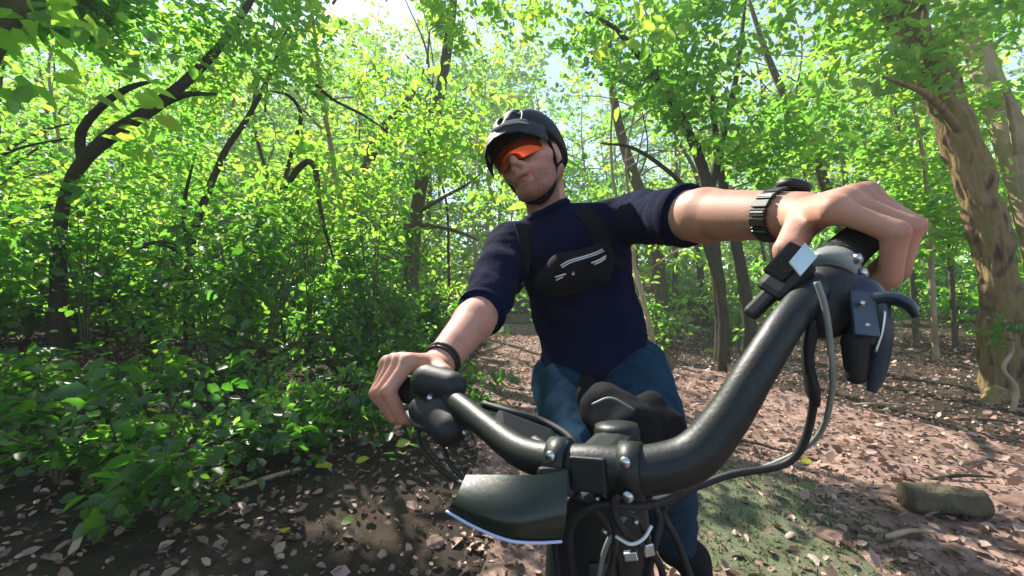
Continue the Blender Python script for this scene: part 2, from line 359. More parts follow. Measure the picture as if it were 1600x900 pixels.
def keep(P, windows=True):
    k = np.ones(len(P), bool)
    C = P - A(0, 0, CAMZ); d = np.linalg.norm(C, axis=1); k &= d > np.where(P[:, 2] > 1.3, 2.6, 1.9)
    k &= ~((P[:, 0] > -.55) & (P[:, 0] < .95) & (P[:, 1] > -.5) & (P[:, 1] < 2.2) & (P[:, 2] > .12))          # rider and bicycle
    tx = 1.15 - .10 * P[:, 1] + .0022 * P[:, 1] ** 2
    k &= ~((np.abs(P[:, 0] - tx) < .8) & (P[:, 1] < 8) & (P[:, 1] > -2) & (P[:, 2] < 2.0) & (P[:, 2] > .1))   # the trail stays open
    if windows:
        for t, r in SUNW:
            q = P - A(*t); al = q @ SUNA; per = np.linalg.norm(q - al[:, None] * SUNA, axis=1)
            k &= ~((al > .12) & (per < r + .01 * np.maximum(al, 0)))
    return k
def unit(a): return a / (np.linalg.norm(a, axis=1)[:, None] + 1e-9)
def leaf_mesh(name, P, D, N, L, wid=.30, droop=.12):
    n = len(P); D = unit(D); N = unit(N - (N * D).sum(1)[:, None] * D); X = np.cross(D, N); L = L[:, None]
    cup = .10
    v = np.stack([P, P + L * (D - droop * N), P + L * (.30 * D - wid * X + cup * N), P + L * (.66 * D - wid * .86 * X + (cup - droop * .5) * N),
                  P + L * (.30 * D + wid * X + cup * N), P + L * (.66 * D + wid * .86 * X + (cup - droop * .5) * N)], 1).reshape(-1, 3)
    b = np.arange(n)[:, None] * 6; q = np.concatenate([b + [0, 1, 3, 2], b + [0, 4, 5, 1]], 1).reshape(-1, 4)
    return v, q
def add_rnd(me, per):
    a = me.attributes.new('rnd', 'FLOAT', 'FACE'); a.data.foreach_set('value', np.repeat(per, 2).astype(np.float32))
def spray_leaves(C, nper, ln, size, spread=.5, up=.75, sd=None, bias=None):
    """leafy twigs: each centre carries one twig with leaves set left and right of it"""
    n = len(C); az = RNG.uniform(0, 2 * math.pi, n)
    T = np.stack([np.cos(az), np.sin(az), RNG.normal(-.12, .32, n)], 1)
    if bias is not None: T = T * .7 + bias * .6
    T = unit(T); t = (np.arange(nper) + .5) / nper
    P = C[:, None] + T[:, None] * (t[None, :, None] - .3) * ln
    side = np.where(np.arange(nper) % 2, 1., -1.)
    Nn = unit(A(0, 0, 1) * up + RNG.normal(0, .42, (n, 3))); X = np.cross(T, Nn)
    D = T[:, None] * .55 + X[:, None] * side[None, :, None] * .8 + RNG.normal(0, .28, (n, nper, 3))
    NN = Nn[:, None] + RNG.normal(0, .38, (n, nper, 3))
    P = P + RNG.normal(0, .035, (n, nper, 3)) * ln * 2
    L = size * RNG.uniform(.6, 1.25, (n, nper)) * np.exp(RNG.normal(0, .24, n))[:, None]; per = np.clip(RNG.normal(.45, .22, n)[:, None] + RNG.normal(0, .14, (n, nper)), 0, 1)
    return P.reshape(-1, 3), D.reshape(-1, 3), NN.reshape(-1, 3), L.ravel(), per.ravel()
def foliage(name, m, parent, C, nper, ln, size, windows=True, wid=.3, **k):
    P, D, N, L, per = spray_leaves(np.asarray(C), nper, ln, size, **k)
    ok = keep(P, windows); P, D, N, L, per = P[ok], D[ok], N[ok], L[ok], per[ok]
    if not len(P): return None
    v, q = leaf_mesh(name, P, D, N, L, wid); me = mesh_np(name, v, q); add_rnd(me, per)
    return link(name, me, m, parent, smooth=False)
def ball(c, r, n):
    u = unit(RNG.normal(0, 1, (n, 3))) * (RNG.uniform(0, 1, n) ** .45)[:, None]; return A(*c) + u * A(*r)

# ------------------------------------------------------------------ trees traced where they stand
def tree(label, trunk, rad, m, branches=(), crown=(), leaf='leaf', lsize=.10, nper=9, ln=.5, group=None, rough=.14, seg=12, name='tree', dens=3.7):
    p0 = trunk[0]; z = hgt(p0[0], p0[1]); base = Vector((p0[0], p0[1], z))
    t = tag(empty(name, base), label, 'tree', group)
    pts = [tuple(base - Vector((0, 0, .06)))] + [tuple(p) for p in trunk[1:]] if trunk[0][2] < z + .3 else [tuple(base - Vector((0, 0, .06)))] + [tuple(p) for p in trunk]
    rr = list(rad); rr = [rr[0] * 1.25] + rr if len(rr) < len(pts) else rr
    tube('trunk', m, t, pts, rr, seg=seg, n=(18 if seg > 40 else 7), rough=rough)
    for b, r in branches: tube('branch', m, t, [tuple(q) for q in b], r, seg=7, n=6, rough=rough)
    C = [ball(c, r, int(n * dens)) for c, r, n in crown]
    if C: foliage('crown', M[leaf], t, np.concatenate(C), nper, ln, lsize * random.uniform(.8, 1.3), wid=random.uniform(.22, .38))
    return t
def up(p, n, dx=.0, dy=.0, step=1.5): return [p + Vector((dx * i, dy * i, step * i)) for i in range(1, n + 1)]
# big leaning trunk on the right
T1 = [V(1574, 640, 4.0), V(1568, 540, 4.0), V(1556, 420, 4.0), V(1528, 300, 4.05), V(1490, 190, 4.15), V(1446, 95, 4.3), V(1400, 10, 4.5), V(1340, -90, 4.9), V(1260, -220, 5.4)]
big = tree('thick mossy brown trunk leaning in from the right of the trail', T1, [.165, .145, .138, .136, .138, .14, .13, .11, .08], M['bark_big'],
     [([V(1470, 130, 4.2), V(1440, 40, 4.0), V(1430, -40, 3.8)], [.09, .06, .04]), ([V(1505, 210, 4.1), V(1450, 150, 3.8), V(1380, 120, 3.6)], [.05, .03, .012])],
     [(V(1390, 20, 4.4), (1.0, 1.0, .6), 40), (V(1250, -40, 5.2), (2.0, 1.8, 1.0), 110), (V(1430, 110, 4.0), (.4, .4, .35), 12)], leaf='leaf_yellow', lsize=.11, rough=.30, seg=72)
for k, (px, py, pw) in enumerate([(1535, 590, 60), (1590, 610, 50)]):
    tube('root', M['bark_big'], big, [V(1562, 615, 3.92), V(px + 5 + 10 * k, 640, 3.85), V(1525 + 75 * k, 660, 3.75)], [.10, .06, .02], seg=10, rough=.25)
# ivy stem climbing on it
ivy = tag(empty('climbing_vine', V(1575, 640, 3.62)), 'pale twisting vine stem climbing the foot of the thick mossy trunk', 'vine')
tube('stem', M['bark_pale'], ivy, [V(1578, 655, 3.6), V(1588, 610, 3.62), V(1568, 575, 3.62), V(1582, 545, 3.66), V(1570, 500, 3.68)], [.022, .02, .016, .015, .006], seg=7, rough=.2)
foliage('foliage', M['leaf_shrub'], ivy, ball(V(1570, 520, 3.6), (.12, .06, .16), 8), 6, .2, .06, windows=False)
tree('pale pinkish trunk behind the thick mossy trunk at the right edge', [V(1668, 590, 5.6), V(1650, 470, 5.6), V(1605, 290, 5.7), V(1562, 170, 5.9), V(1520, 60, 6.2), V(1470, -60, 6.6)], [.24, .22, .19, .17, .14, .08], M['bark_pale'],
     [([V(1590, 250, 5.7), V(1575, 160, 5.4), V(1560, 130, 5.3)], [.04, .025, .008])], [(V(1540, 30, 6.2), (1.2, 1., .5), 40)], lsize=.10)
tree('straight slim tree with two thin side branches behind the undergrowth', [V(640, 470, 7), V(645, 380, 7), V(655, 305, 7), V(668, 235, 7), V(690, 130, 7.1), V(705, 30, 7.3), V(715, -80, 7.6)], [.155, .125, .115, .11, .095, .08, .05], M['bark_mid'],
     [([V(648, 352, 6.95), V(598, 356, 6.5), V(540, 372, 6.1), V(400, 388, 5.4)], [.05, .045, .04, .02]), ([V(650, 352, 6.95), V(690, 355, 6.6), V(725, 365, 6.4), V(748, 376, 6.3)], [.045, .035, .028, .01]),
      ([V(648, 335, 6.95), V(690, 310, 6.7), V(730, 288, 6.5), V(755, 268, 6.4)], [.04, .032, .022, .008])],
     [(V(690, 60, 7.0), (1.9, 1.6, 1.5), 170), (V(590, 10, 6.2), (1.5, 1.3, .9), 70), (V(500, 40, 6.6), (1.4, 1.3, 1.0), 60), (V(640, 220, 6.8), (1.4, 1.4, 1.1), 90), (V(560, 310, 6.4), (1.2, 1.0, .9), 70)], leaf='leaf_yellow')
tree('dark trunk arching to the right across the upper left', [V(92, 470, 4.2), V(92, 380, 4.2), V(104, 300, 4.15), V(132, 250, 4.1), V(185, 203, 4.1), V(248, 162, 4.15), V(330, 88, 4.3), V(392, 0, 4.5), V(430, -80, 4.7)], [.075, .058, .052, .056, .062, .055, .042, .032, .02], M['bark_dark'],
     [([V(128, 255, 4.1), V(128, 205, 4.05), V(160, 165, 4.0), V(200, 138, 4.0), V(245, 125, 4.0)], [.045, .04, .034, .028, .012]), ([V(245, 165, 4.15), V(290, 148, 4.1), V(338, 147, 4.05)], [.04, .03, .012])],
     [(V(340, 50, 5.4), (1.8, 1.0, 1.1), 100), (V(190, 130, 5.5), (2.0, 1.0, 1.3), 100), (V(40, 210, 5.0), (1.0, .8, 1.1), 60), (V(200, 30, 4.1), (1.2, .9, .3), 24)], leaf='leaf')
tree('upright forked sapling rising from the dark undergrowth', [V(297, 560, 5), V(295, 480, 5), V(296, 400, 5), V(312, 335, 5), V(350, 240, 5), V(386, 185, 5.05), V(420, 120, 5.2), V(450, 40, 5.4)], [.062, .054, .048, .043, .036, .03, .024, .014], M['bark_dark'],
     [([V(296, 405, 5), V(262, 382, 4.9), V(225, 384, 4.8), V(185, 398, 4.7)], [.045, .04, .03, .012]), ([V(294, 390, 5), V(288, 320, 5.1), V(305, 240, 5.2)], [.03, .024, .01])],
     [(V(400, 120, 5.2), (1.4, 1.2, 1.1), 90), (V(300, 270, 5.1), (1.3, 1.1, 1.0), 80)], leaf='leaf')
tree('sapling bent over into a hook beside the forked sapling', [V(362, 560, 4.6), V(366, 450, 4.6), V(394, 372, 4.6), V(440, 300, 4.6), V(474, 256, 4.55), V(492, 262, 4.5), V(498, 310, 4.45), V(508, 360, 4.4), V(522, 405, 4.4)], [.052, .042, .038, .036, .034, .030, .024, .018, .009], M['bark_dark'],
     [([V(440, 300, 4.6), V(458, 230, 4.7), V(470, 180, 4.8), V(452, 150, 4.8), V(420, 142, 4.8)], [.024, .022, .022, .020, .009])], [(V(470, 160, 4.8), (1.2, .9, .9), 70), (V(520, 320, 4.5), (.8, .7, .6), 40)], leaf='leaf_yellow')
tree('dark tree with a high bare limb arching to the left above the rider', [V(1128, 500, 6.2), V(1114, 370, 6.2), V(1100, 270, 6.2), V(1062, 180, 6.1), V(1012, 105, 6.0), V(962, 46, 5.9), V(914, 18, 5.8)], [.10, .085, .08, .058, .048, .034, .014], M['bark_dark'],
     [([V(1106, 310, 6.2), V(1128, 220, 6.4), V(1150, 120, 6.6), V(1165, 0, 6.9)], [.07, .055, .045, .025])], [(V(1120, 120, 6.5), (1.9, 1.7, 1.4), 110), (V(1000, 120, 6.0), (1.4, 1.2, 1.0), 60), (V(1180, 230, 6.0), (1.0, 1.0, .8), 40)], leaf='leaf')
tree('slim tree leaning left above the watch hand', [V(1345, 520, 7.2), V(1325, 400, 7.2), V(1300, 325, 7.2), V(1268, 232, 7.2), V(1240, 180, 7.2), V(1200, 90, 7.3), V(1170, 0, 7.5)], [.12, .10, .09, .085, .07, .05, .03], M['bark_mid'], (), [(V(1210, 90, 7.0), (2.0, 1.8, 1.6), 130), (V(1300, 220, 6.6), (1.4, 1.2, 1.0), 70)], leaf='leaf_yellow')
tree('thin bare sapling curving left behind the raised arm', [V(1128, 480, 5.4), V(1108, 400, 5.4), V(1072, 300, 5.4), V(1032, 258, 5.35), V(985, 230, 5.3), V(938, 224, 5.3)], [.05, .04, .034, .028, .022, .01], M['bark_dark'], (), [(V(1000, 240, 5.3), (.4, .3, .25), 14)])
tree('pale lit trunk standing between the rider and the raised arm', [V(1030, 460, 8.5), V(1024, 360, 8.5), V(1010, 320, 8.5), V(985, 260, 8.6), V(960, 160, 8.8), V(950, 40, 9)], [.15, .13, .12, .11, .09, .05], M['bark_mid'], (), [(V(940, 90, 8.0), (2.4, 2.0, 1.8), 200), (V(880, 190, 7.6), (1.8, 1.4, 1.2), 90)], leaf='leaf_yellow', lsize=.12)
tree('leaning trunk with a broken stub left of the slim straight tree', [V(535, 470, 7.6), V(548, 380, 7.6), V(560, 310, 7.6), V(582, 235, 7.6), V(606, 195, 7.6), V(632, 168, 7.6), V(660, 110, 7.8)], [.13, .12, .115, .11, .10, .08, .04], M['bark_mid'], (), [(V(610, 140, 7.2), (1.8, 1.6, 1.4), 130)], leaf='leaf_yellow')
tree('dark trunk cutting across the top left corner', [V(-190, 520, 2.9), V(-130, 330, 2.9), V(-40, 115, 2.9), V(18, 15, 2.9), V(70, -80, 3.0)], [.12, .10, .085, .075, .05], M['bark_mid'], (), [(V(60, -20, 3.4), (.7, .6, .35), 50)])
tree('twin dark stem right behind the raised forearm', [V(1170, 500, 6.6), V(1158, 420, 6.6), V(1140, 330, 6.6), V(1122, 250, 6.6), V(1110, 120, 6.8)], [.10, .085, .075, .06, .03], M['bark_dark'], (), [(V(1120, 200, 6.7), (1.4, 1.3, 1.1), 70)])
hb = tag(empty('hanging_branch', V(505, 148, 4.4)), 'thin bare branch hanging down to the right in the upper left foliage', 'branch')
tube('stem', M['bark_dark'], hb, [V(480, 120, 4.4), V(520, 155, 4.4), V(568, 180, 4.4), V(618, 214, 4.4)], [.02, .016, .013, .005], seg=6, rough=.2)
for px, d, ln_ in [(1455, 5.6, 'pale yellow sapling stem just left of the thick mossy trunk'), (1486, 6.2, 'second, darker sapling stem close behind the thick mossy trunk'), (1424, 6.8, 'thin brown sapling stem behind the gripping fingers')]:
    tree(ln_, [V(px + 8, 560, d), V(px, 420, d), V(px - 6, 300, d), V(px - 24, 180, d), V(px - 50, 60, d)], [.036, .033, .028, .022, .010], M['bark_pale' if px == 1455 else 'bark_mid'], (), [(V(px - 20, 200, d), (.8, .7, .8), 36), (V(px, 330, d - .3), (.4, .4, .6), 12)], leaf='leaf_yellow', seg=8)

LM = [(90, 4.2, 'the dark arching trunk'), (296, 5, 'the forked sapling'), (440, 4.6, 'the hooked sapling'), (560, 7.6, 'the broken-stubbed trunk'), (650, 7, 'the straight slim tree'), (-20, 2.9, 'the left edge'),
      (840, 2.5, 'the rider'), (1010, 8.5, 'the pale lit trunk'), (1110, 6.2, 'the high bare limb'), (1170, 6.6, 'the raised forearm'), (1310, 7.2, 'the slim left-leaning tree'), (1455, 5.6, 'the pale sapling stems'), (1560, 4, 'the thick mossy trunk')]
def where(x, y):
    """where something stands, told by what it stands in front of, behind or beside"""
    if y < .6: return 'beside the camera, out in the wood'
    px = 800 + x / y * F
    if px < -150: return 'out past the left edge'
    if px > 1750: return 'out past the right edge'
    lx, ld, nm = min(LM, key=lambda l: abs(l[0] - px)); dx = px - lx
    rel = 'far behind' if y > ld + 9 else 'behind' if y > ld + 1.2 else 'in front of' if y < ld - .8 else 'beside'
    sd = '' if abs(dx) < 22 else ('to the right' if dx > 0 else 'to the left')
    return f'{rel} {nm} {sd}'.strip()
# ------------------------------------------------------------------ the wood behind: each tree its own trunk, branches and crown
random.seed(21); k = 0; placed = []
side = lambda x, y: 'left of the trail' if x < trail_x(min(y, 16)) else 'right of the trail'
for tries in range(1500):
    y = random.uniform(-3, 26); x = random.uniform(-1.3, 1.3) * max(5, y + 3)
    if (y < 13 and abs(x - trail_x(max(0, y))) < (1.8 if y < 6 else 1.25)) or (y < 3.5 and abs(x) < 4) or (x > -.2 and x < 9 and y < 6): continue
    if any(math.hypot(x - a, y - b) < 1.65 for a, b in placed): continue
    placed.append((x, y)); k += 1
    if k > 115: break
    h = random.uniform(4.8, 7.5) if y < 12 else random.uniform(6.5, 11); r = random.uniform(.03, .055) if 4 < y < 11 else random.uniform(.06, .12)
    lean = Vector((random.gauss(0, .09), random.gauss(0, .09), 1)); z = hgt(x, y); b0 = Vector((x, y, z))
    tr = [b0 + lean * (h * f) + Vector((random.gauss(0, .12 * f * 2), random.gauss(0, .12 * f * 2), 0)) for f in (0, .2, .4, .6, .8, 1)]
    far = y > 13
    br = []
    for _ in range(2 if far else 4):
        f = random.uniform(.25, .8); s0 = b0 + lean * (h * f); a = random.uniform(0, 6.28); L = random.uniform(.8, 1.9)
        br.append(([s0, s0 + Vector((math.cos(a) * L * .5, math.sin(a) * L * .5, L * .25)), s0 + Vector((math.cos(a) * L, math.sin(a) * L, L * .35))], [r * .4, r * .28, .008]))
    sc = random.uniform(.8, 1.2); crown = []
    for _ in range(10 if not far else 9):
        f = random.uniform(.10, 1.0) ** 1.15; a = random.uniform(0, 6.28); q = random.uniform(.2, 1.9)
        c = b0 + lean * (h * f) + Vector((math.cos(a) * q, math.sin(a) * q, 0))
        crown.append((c, (1.4 * sc, 1.4 * sc, .85 * sc), 27 if not far else 22))
    bk = random.choice(['bark_mid', 'bark_dark', 'bark_mid', 'bark_pale'])
    sh = {'bark_mid': 'grey-brown', 'bark_dark': 'dark', 'bark_pale': 'pale'}[bk]
    lf = random.choice(['leaf', 'leaf_yellow', 'leaf_yellow'])
    lc = 'yellow-green' if lf == 'leaf_yellow' else 'green'; dp = 'deep' if far else 'near'
    tree(f'{"tall" if h > (6.4 if y < 12 else 9) else "short"} slender {sh} {lc} tree {where(x, y)}',
         tr, [r, r * .9, r * .75, r * .58, r * .36, .012], M[bk], br, crown, leaf=lf, lsize=.115 if not far else .18, nper=10 if not far else 9, ln=.6 if not far else .9, seg=9,
         group=f'slender {sh} {lc} trees {dp} in the wood {side(x, y)}', name='woodland_tree', dens=1)
# far wood that reads as one mass
C = np.stack([RNG.uniform(-44, 44, 6500), RNG.uniform(25, 36, 6500), RNG.uniform(.3, 18, 6500)], 1)
C = np.concatenate([C, np.stack([RNG.uniform(-26, 2, 2300), RNG.uniform(28, 34, 2300), RNG.uniform(9, 20.5, 2300)], 1)])
tag(foliage('far_wood', M['leaf_yellow'], None, C, 9, 1.3, .34, windows=False), kind='stuff')

# ------------------------------------------------------------------ undergrowth: every bush its own stems and leaves
random.seed(5); bi = 0
def bush(label, x, y, h, rx, n, lf='leaf_shrub', ls=.065, group=None, ln=.26, name='shrub'):
    z = hgt(x, y); t = tag(empty(name, (x, y, z)), label, 'shrub', group)
    b = MB()
    for i in range(5):
        a = random.uniform(0, 6.28); q = random.uniform(.2, .8) * rx
        b.tube([(x, y, z - .03), (x + q * .3 * math.cos(a), y + q * .3 * math.sin(a), z + h * .45), (x + q * math.cos(a), y + q * math.sin(a), z + h * .9)], [.010, .008, .003], seg=5, n=4)
    b.build('stem', M['bark_mid'], t)
    C = np.concatenate([ball((x + random.uniform(-.5, .5) * rx, y + random.uniform(-.5, .5) * rx, z + h * random.uniform(.35, .8)), (rx * .6, rx * .6, h * .32), n // 4) for _ in range(4)])
    if foliage('foliage', M[lf], t, C, 7, ln, ls) is None: return
    return t
for tries in range(900):
    y = 1.9 + 9.5 * random.random() ** 1.25; x = random.uniform(-1.35 * y - .3, trail_x(y) - 1.0)
    if y < 3.0 and x > -.35 - .5 * random.random(): continue
    if y < 2.6 and x > -1.3: continue
    bi += 1
    if bi > 70: break
    near = y < 4
    h = random.uniform(.30, .6) if y < 4.2 else random.uniform(.6, 1.3)
    rx = random.uniform(.3, .5) if near else random.uniform(.4, .75); lf = random.choice(['leaf_shrub', 'leaf_shrub', 'leaf'])
    bush(f'{"low" if h < .45 else "knee-high" if h < .8 else "waist-high"} {"broad" if rx > .5 else "narrow"} {"bright" if lf == "leaf" else "dark"} green bush {where(x, y)}', x, y, h, rx,
         34 if near else 76, ls=.070 if near else .08, group='bushes of the left undergrowth', lf=lf)
bi = 0
for tries in range(400):
    y = random.uniform(3.6, 9); x = random.uniform(-1.35 * y - .3, trail_x(y) - 1.5 - .12 * y)
    bi += 1
    if bi > 34: break
    h = random.uniform(1.3, 2.3); lf = random.choice(['leaf_shrub', 'leaf', 'leaf'])
    bush(f'{"bright" if lf == "leaf" else "dark"} {"head-high" if h > 1.75 else "chest-high"} green shrub {where(x, y)}', x, y, h, random.uniform(.5, .9), 92, ls=.085, group='tall shrubs of the left undergrowth', lf=lf, ln=.4)
bi = 0
for tries in range(600):
    y = random.uniform(5.2, 12); x = random.uniform(trail_x(y) + 1.4, 1.3 * y)
    if y < 6.5 and x > 3.2: continue
    bi += 1
    if bi > 34: break
    h = random.uniform(.5, 1.4); lf = random.choice(['leaf_shrub', 'leaf'])
    bush(f'{"low" if h < .8 else "waist-high"} {"bright" if lf == "leaf" else "dark"} green bush {where(x, y)}', x, y, h, random.uniform(.35, .65), 62, ls=.08, group='bushes of the right undergrowth', lf=lf)
for i, (x, y, lab) in enumerate([(-1.5, 1.75, 'low dark bush at the bottom left corner, nearest the camera'), (-2.1, 1.9, 'dark bush at the left edge behind the bottom left corner'), (-1.35, 2.2, 'sparse dark bush on bare soil left of the front panel'), (-2.5, 2.3, 'full dark bush low at the left edge'), (-1.75, 2.4, 'dark bush between the two bright seedlings'), (-1.05, 2.75, 'small dark bush below the gripping hand')]):
    bush(lab, x, y, .3 + .04 * (i % 3), .3, 46, 'leaf_shrub', .06, group='bushes of the left undergrowth')
bush('bright broad-leaved seedling at the lower left corner', -1.85, 1.95, .34, .22, 26, 'leaf', .085)
bush('low bright green seedling on dark soil left of the bike', -1.45, 2.75, .30, .22, 30, 'leaf', .07)

# ------------------------------------------------------------------ forest floor
def floor_leaves(n, xr, yr, size, fn=None):
    x = RNG.uniform(*xr, n); y = yr[0] + (yr[1] - yr[0]) * RNG.uniform(0, 1, n) ** 1.5
    if fn is not None: m = fn(x, y); x, y = x[m], y[m]
    P = np.stack([x, y, [hgt(a, b) + .012 for a, b in zip(x, y)]], 1); n = len(P)
    az = RNG.uniform(0, 6.283, n); D = np.stack([np.cos(az), np.sin(az), RNG.normal(0, .25, n)], 1)
    N = A(0, 0, 1) + RNG.normal(0, .6, (n, 3)); D[:, 2] += RNG.normal(0, .25, n)
    return P, D, N, size * np.clip(np.exp(RNG.normal(-.25, .5, n)), .3, 2.2), RNG.beta(1.2, 1.8, n)
P, D, N, L, per = floor_leaves(100000, (-7, 8), (1.0, 11), .036, lambda x, y: RNG.uniform(0, 1, len(x)) < np.where(x > (1.15 - .1 * y) - 1.2, .9, .35))
gx_, gy_ = RNG.normal(1.12, .34, 5200), RNG.normal(2.15, .42, 5200)
GP = np.stack([gx_, gy_, [hgt(p, q) + .008 for p, q in zip(gx_, gy_)]], 1)
v, q = leaf_mesh('grass', GP, A(0, 0, .6) + RNG.normal(0, .6, (5200, 3)), RNG.normal(0, 1, (5200, 3)), .024 * RNG.uniform(.4, 1.4, 5200), .16, .3); me = mesh_np('grass', v, q); add_rnd(me, RNG.uniform(0, 1, 5200))
tag(link('grass', me, M['grass'], None, False), kind='stuff')
v, q = leaf_mesh('leaf_litter', P, D, N, L, .30, RNG.normal(-.05, .22, (len(P), 1))); me = mesh_np('leaf_litter', v, q); add_rnd(me, per)
tag(link('leaf_litter', me, M['litter'], None, False), kind='stuff')
def single_leaf(name, m, P, D, N, L, per, label, group, wid=.34):
    v, q = leaf_mesh(name, np.zeros((1, 3)), D[None], N[None], A(L), wid, -.1); me = mesh_np(name, v, q); add_rnd(me, A(per))
    o = link(name, me, m, None, False); o.location = P; return tag(o, label, 'leaf', group)
P, D, N, L, per = floor_leaves(400, (-1.4, 3.0), (1.55, 3.4), .064)
ns = 0
for i in range(len(P)):
    if ns >= 150: break
    P[i][2] += .012; right = P[i][0] > .4; ns += 1
    single_leaf('fallen_leaf', M['litter'], P[i], D[i], N[i], min(L[i] * .85, .07), per[i], 'curled dry leaf on the ' + ('brown litter of the trail right of the bike' if right else 'dark soil left of the front of the bike'),
                'dry leaves lying on the trail' if right else 'dry leaves lying on the dark soil')
for lab, px, py, dd, s, mk in [('bright yellow leaf lying between moss and litter right of the bike', 1252, 735, 2.58, .07, 'yellowleaf'), ('fresh green leaf at the edge of the moss', 1272, 780, 2.2, .08, 'leaf'),
        ('large yellow leaf on dark soil below the gripping hand', 618, 728, 2.6, .10, 'yellowleaf'), ('small yellow leaf left of the front panel', 600, 708, 2.75, .07, 'yellowleaf'),
        ('long yellow leaf on the soil under the undergrowth edge', 520, 765, 2.3, .11, 'yellowleaf'), ('yellow-green leaf beside the long yellow leaf', 555, 755, 2.35, .08, 'yellowleaf'),
        ('pale green leaf on the soil near the bottom edge', 535, 855, 1.8, .08, 'leaf_yellow'), ('yellow leaf nearest the lower left seedling', 448, 875, 1.7, .06, 'yellowleaf'), ('yellow leaf on a stem just beside the left brake cluster', 726, 618, 2.9, .07, 'yellowleaf')]:
    p = V(px, py, dd); p.z = hgt(p.x, p.y) + .04
    single_leaf('fallen_leaf', M[mk], A(*p), A(random.gauss(0, 1), random.gauss(0, 1), .1), A(random.gauss(0, .2), -.5, 1), s, .6, lab, None)
# fallen log, sticks and stones
lg = tag(empty('log', V(1470, 812, 2.05)), 'short grey-brown log lying in the leaf litter at the lower right', 'log')
a, b = V(1415, 812, 2.08), V(1535, 820, 2.02); zz = hgt(a.x, a.y); a.z = b.z = zz + .065
tube('trunk', M['bark_mid'], lg, [a, a.lerp(b, .35) + Vector((0, .01, .004)), a.lerp(b, .7), b], [.066, .072, .068, .063], seg=44, n=14, rough=.22)
MB().tube([b + (b - a).normalized() * .002, b + (b - a).normalized() * .008], [.06, .055], seg=18, smooth=False).build('cut_end', M['bark_pale'], lg)
random.seed(9)
for i, (px, py, d, L, lab) in enumerate([(1500, 755, 2.4, .36, 'dark stick lying in the lit litter above the log'), (1370, 640, 3.8, .5, 'thin stick on the litter below the brake lever'), (1545, 660, 3.4, .35, 'pale broken stick at the foot of the thick mossy trunk'),
        (420, 800, 2.1, .3, 'short dark stick on the soil at lower left'), (1180, 700, 2.9, .45, 'dark stick reaching out from behind the handlebar bend'), (1420, 850, 1.85, .25, 'small twig in front of the log')]):
    p = V(px, py, d); p.z = hgt(p.x, p.y) + .02; an = random.uniform(-.9, .9)
    dv = Vector((math.cos(an) * L, math.sin(an) * L, .03))
    tag(tube('stick', M['bark_dark' if i % 2 == 0 else 'bark_pale'], None, [p - dv * .5, p + Vector((.02, .015, .012)), p + dv * .5], [.013, .011, .005], seg=7, rough=.2), lab, 'stick')
for i, (px, py, d, r, lab) in enumerate([(1300, 850, 1.84, .06, 'rounded stone half sunk in the moss right of the bike'), (1590, 800, 2.1, .07, 'pale stone beside the end of the log'), (1500, 870, 1.75, .05, 'small flat stone in front of the log'), (680, 860, 1.8, .04, 'pale pebble on the soil left of the front panel'), (1105, 600, 4.9, .10, 'pale flat stone on the trail beside the jeans')]):
    p = V(px, py, d); bm = bmesh.new(); bmesh.ops.create_icosphere(bm, subdivisions=3, radius=r)
    for v in bm.verts: v.co *= 1 + .35 * noise.noise(v.co * (1.4 / r) + Vector((i * 3, 0, 0))); v.co.z *= .55
    me = bpy.data.meshes.new('stone'); bm.to_mesh(me); bm.free(); o = link('stone', me, M['trail']); o.location = (p.x, p.y, hgt(p.x, p.y) + r * .2); tag(o, lab, 'stone')

# ------------------------------------------------------------------ air: thin forest haze round the whole scene
hz = MB(); hz.box(Matrix.Translation((0, 35, 12)), 190, 150, 40, 0); hzo = hz.build('haze', None, None, smooth=False)
hm = bpy.data.materials.new('haze'); hm.use_nodes = True; n = hm.node_tree; n.nodes.remove(n.nodes['Principled BSDF'])
pv = n.nodes.new('ShaderNodeVolumePrincipled'); pv.inputs['Color'].default_value = (.97, .97, .90, 1); pv.inputs['Density'].default_value = .0055
n.links.new(pv.outputs[0], n.nodes['Material Output'].inputs['Volume']); hzo.data.materials.append(hm); tag(hzo, kind='stuff')
# ------------------------------------------------------------------ bicycle (leaning into a right turn, bars turned)
bar_px = [(610, 600, .640), (644, 612, .570), (674, 612, .515), (712, 629, .455), (762, 668, .395), (812, 705, .348), (870, 723, .320), (930, 729, .305), (1000, 735, .292), (1078, 716, .286),
          (1132, 658, .286), (1182, 578, .290), (1230, 503, .300), (1272, 452, .318), (1297, 420, .346), (1325, 391, .384), (1362, 360, .424)]
BP = [V(*p) for p in bar_px]
bike = tag(empty('bicycle', (.28, .30, 0)), 'black mountain bike ridden towards us, with wide riser handlebar and leaning into a turn', 'bicycle')
LEAN, YAW = R(-12), R(-8)
BM = Matrix.Translation((.277, .30, 0)) @ Matrix.Rotation(YAW, 4, 'Z') @ Matrix.Rotation(LEAN, 4, 'Y')
def b(x, y, z): return BM @ Vector((x, y, z))
bar = tube('handlebar', M['satin'], bike, BP[2:15], [.0115, .0120, .0122, .0130, .0146, .0162, .0168, .0162, .0142, .0128, .0120, .0116, .0115], seg=26, n=10)
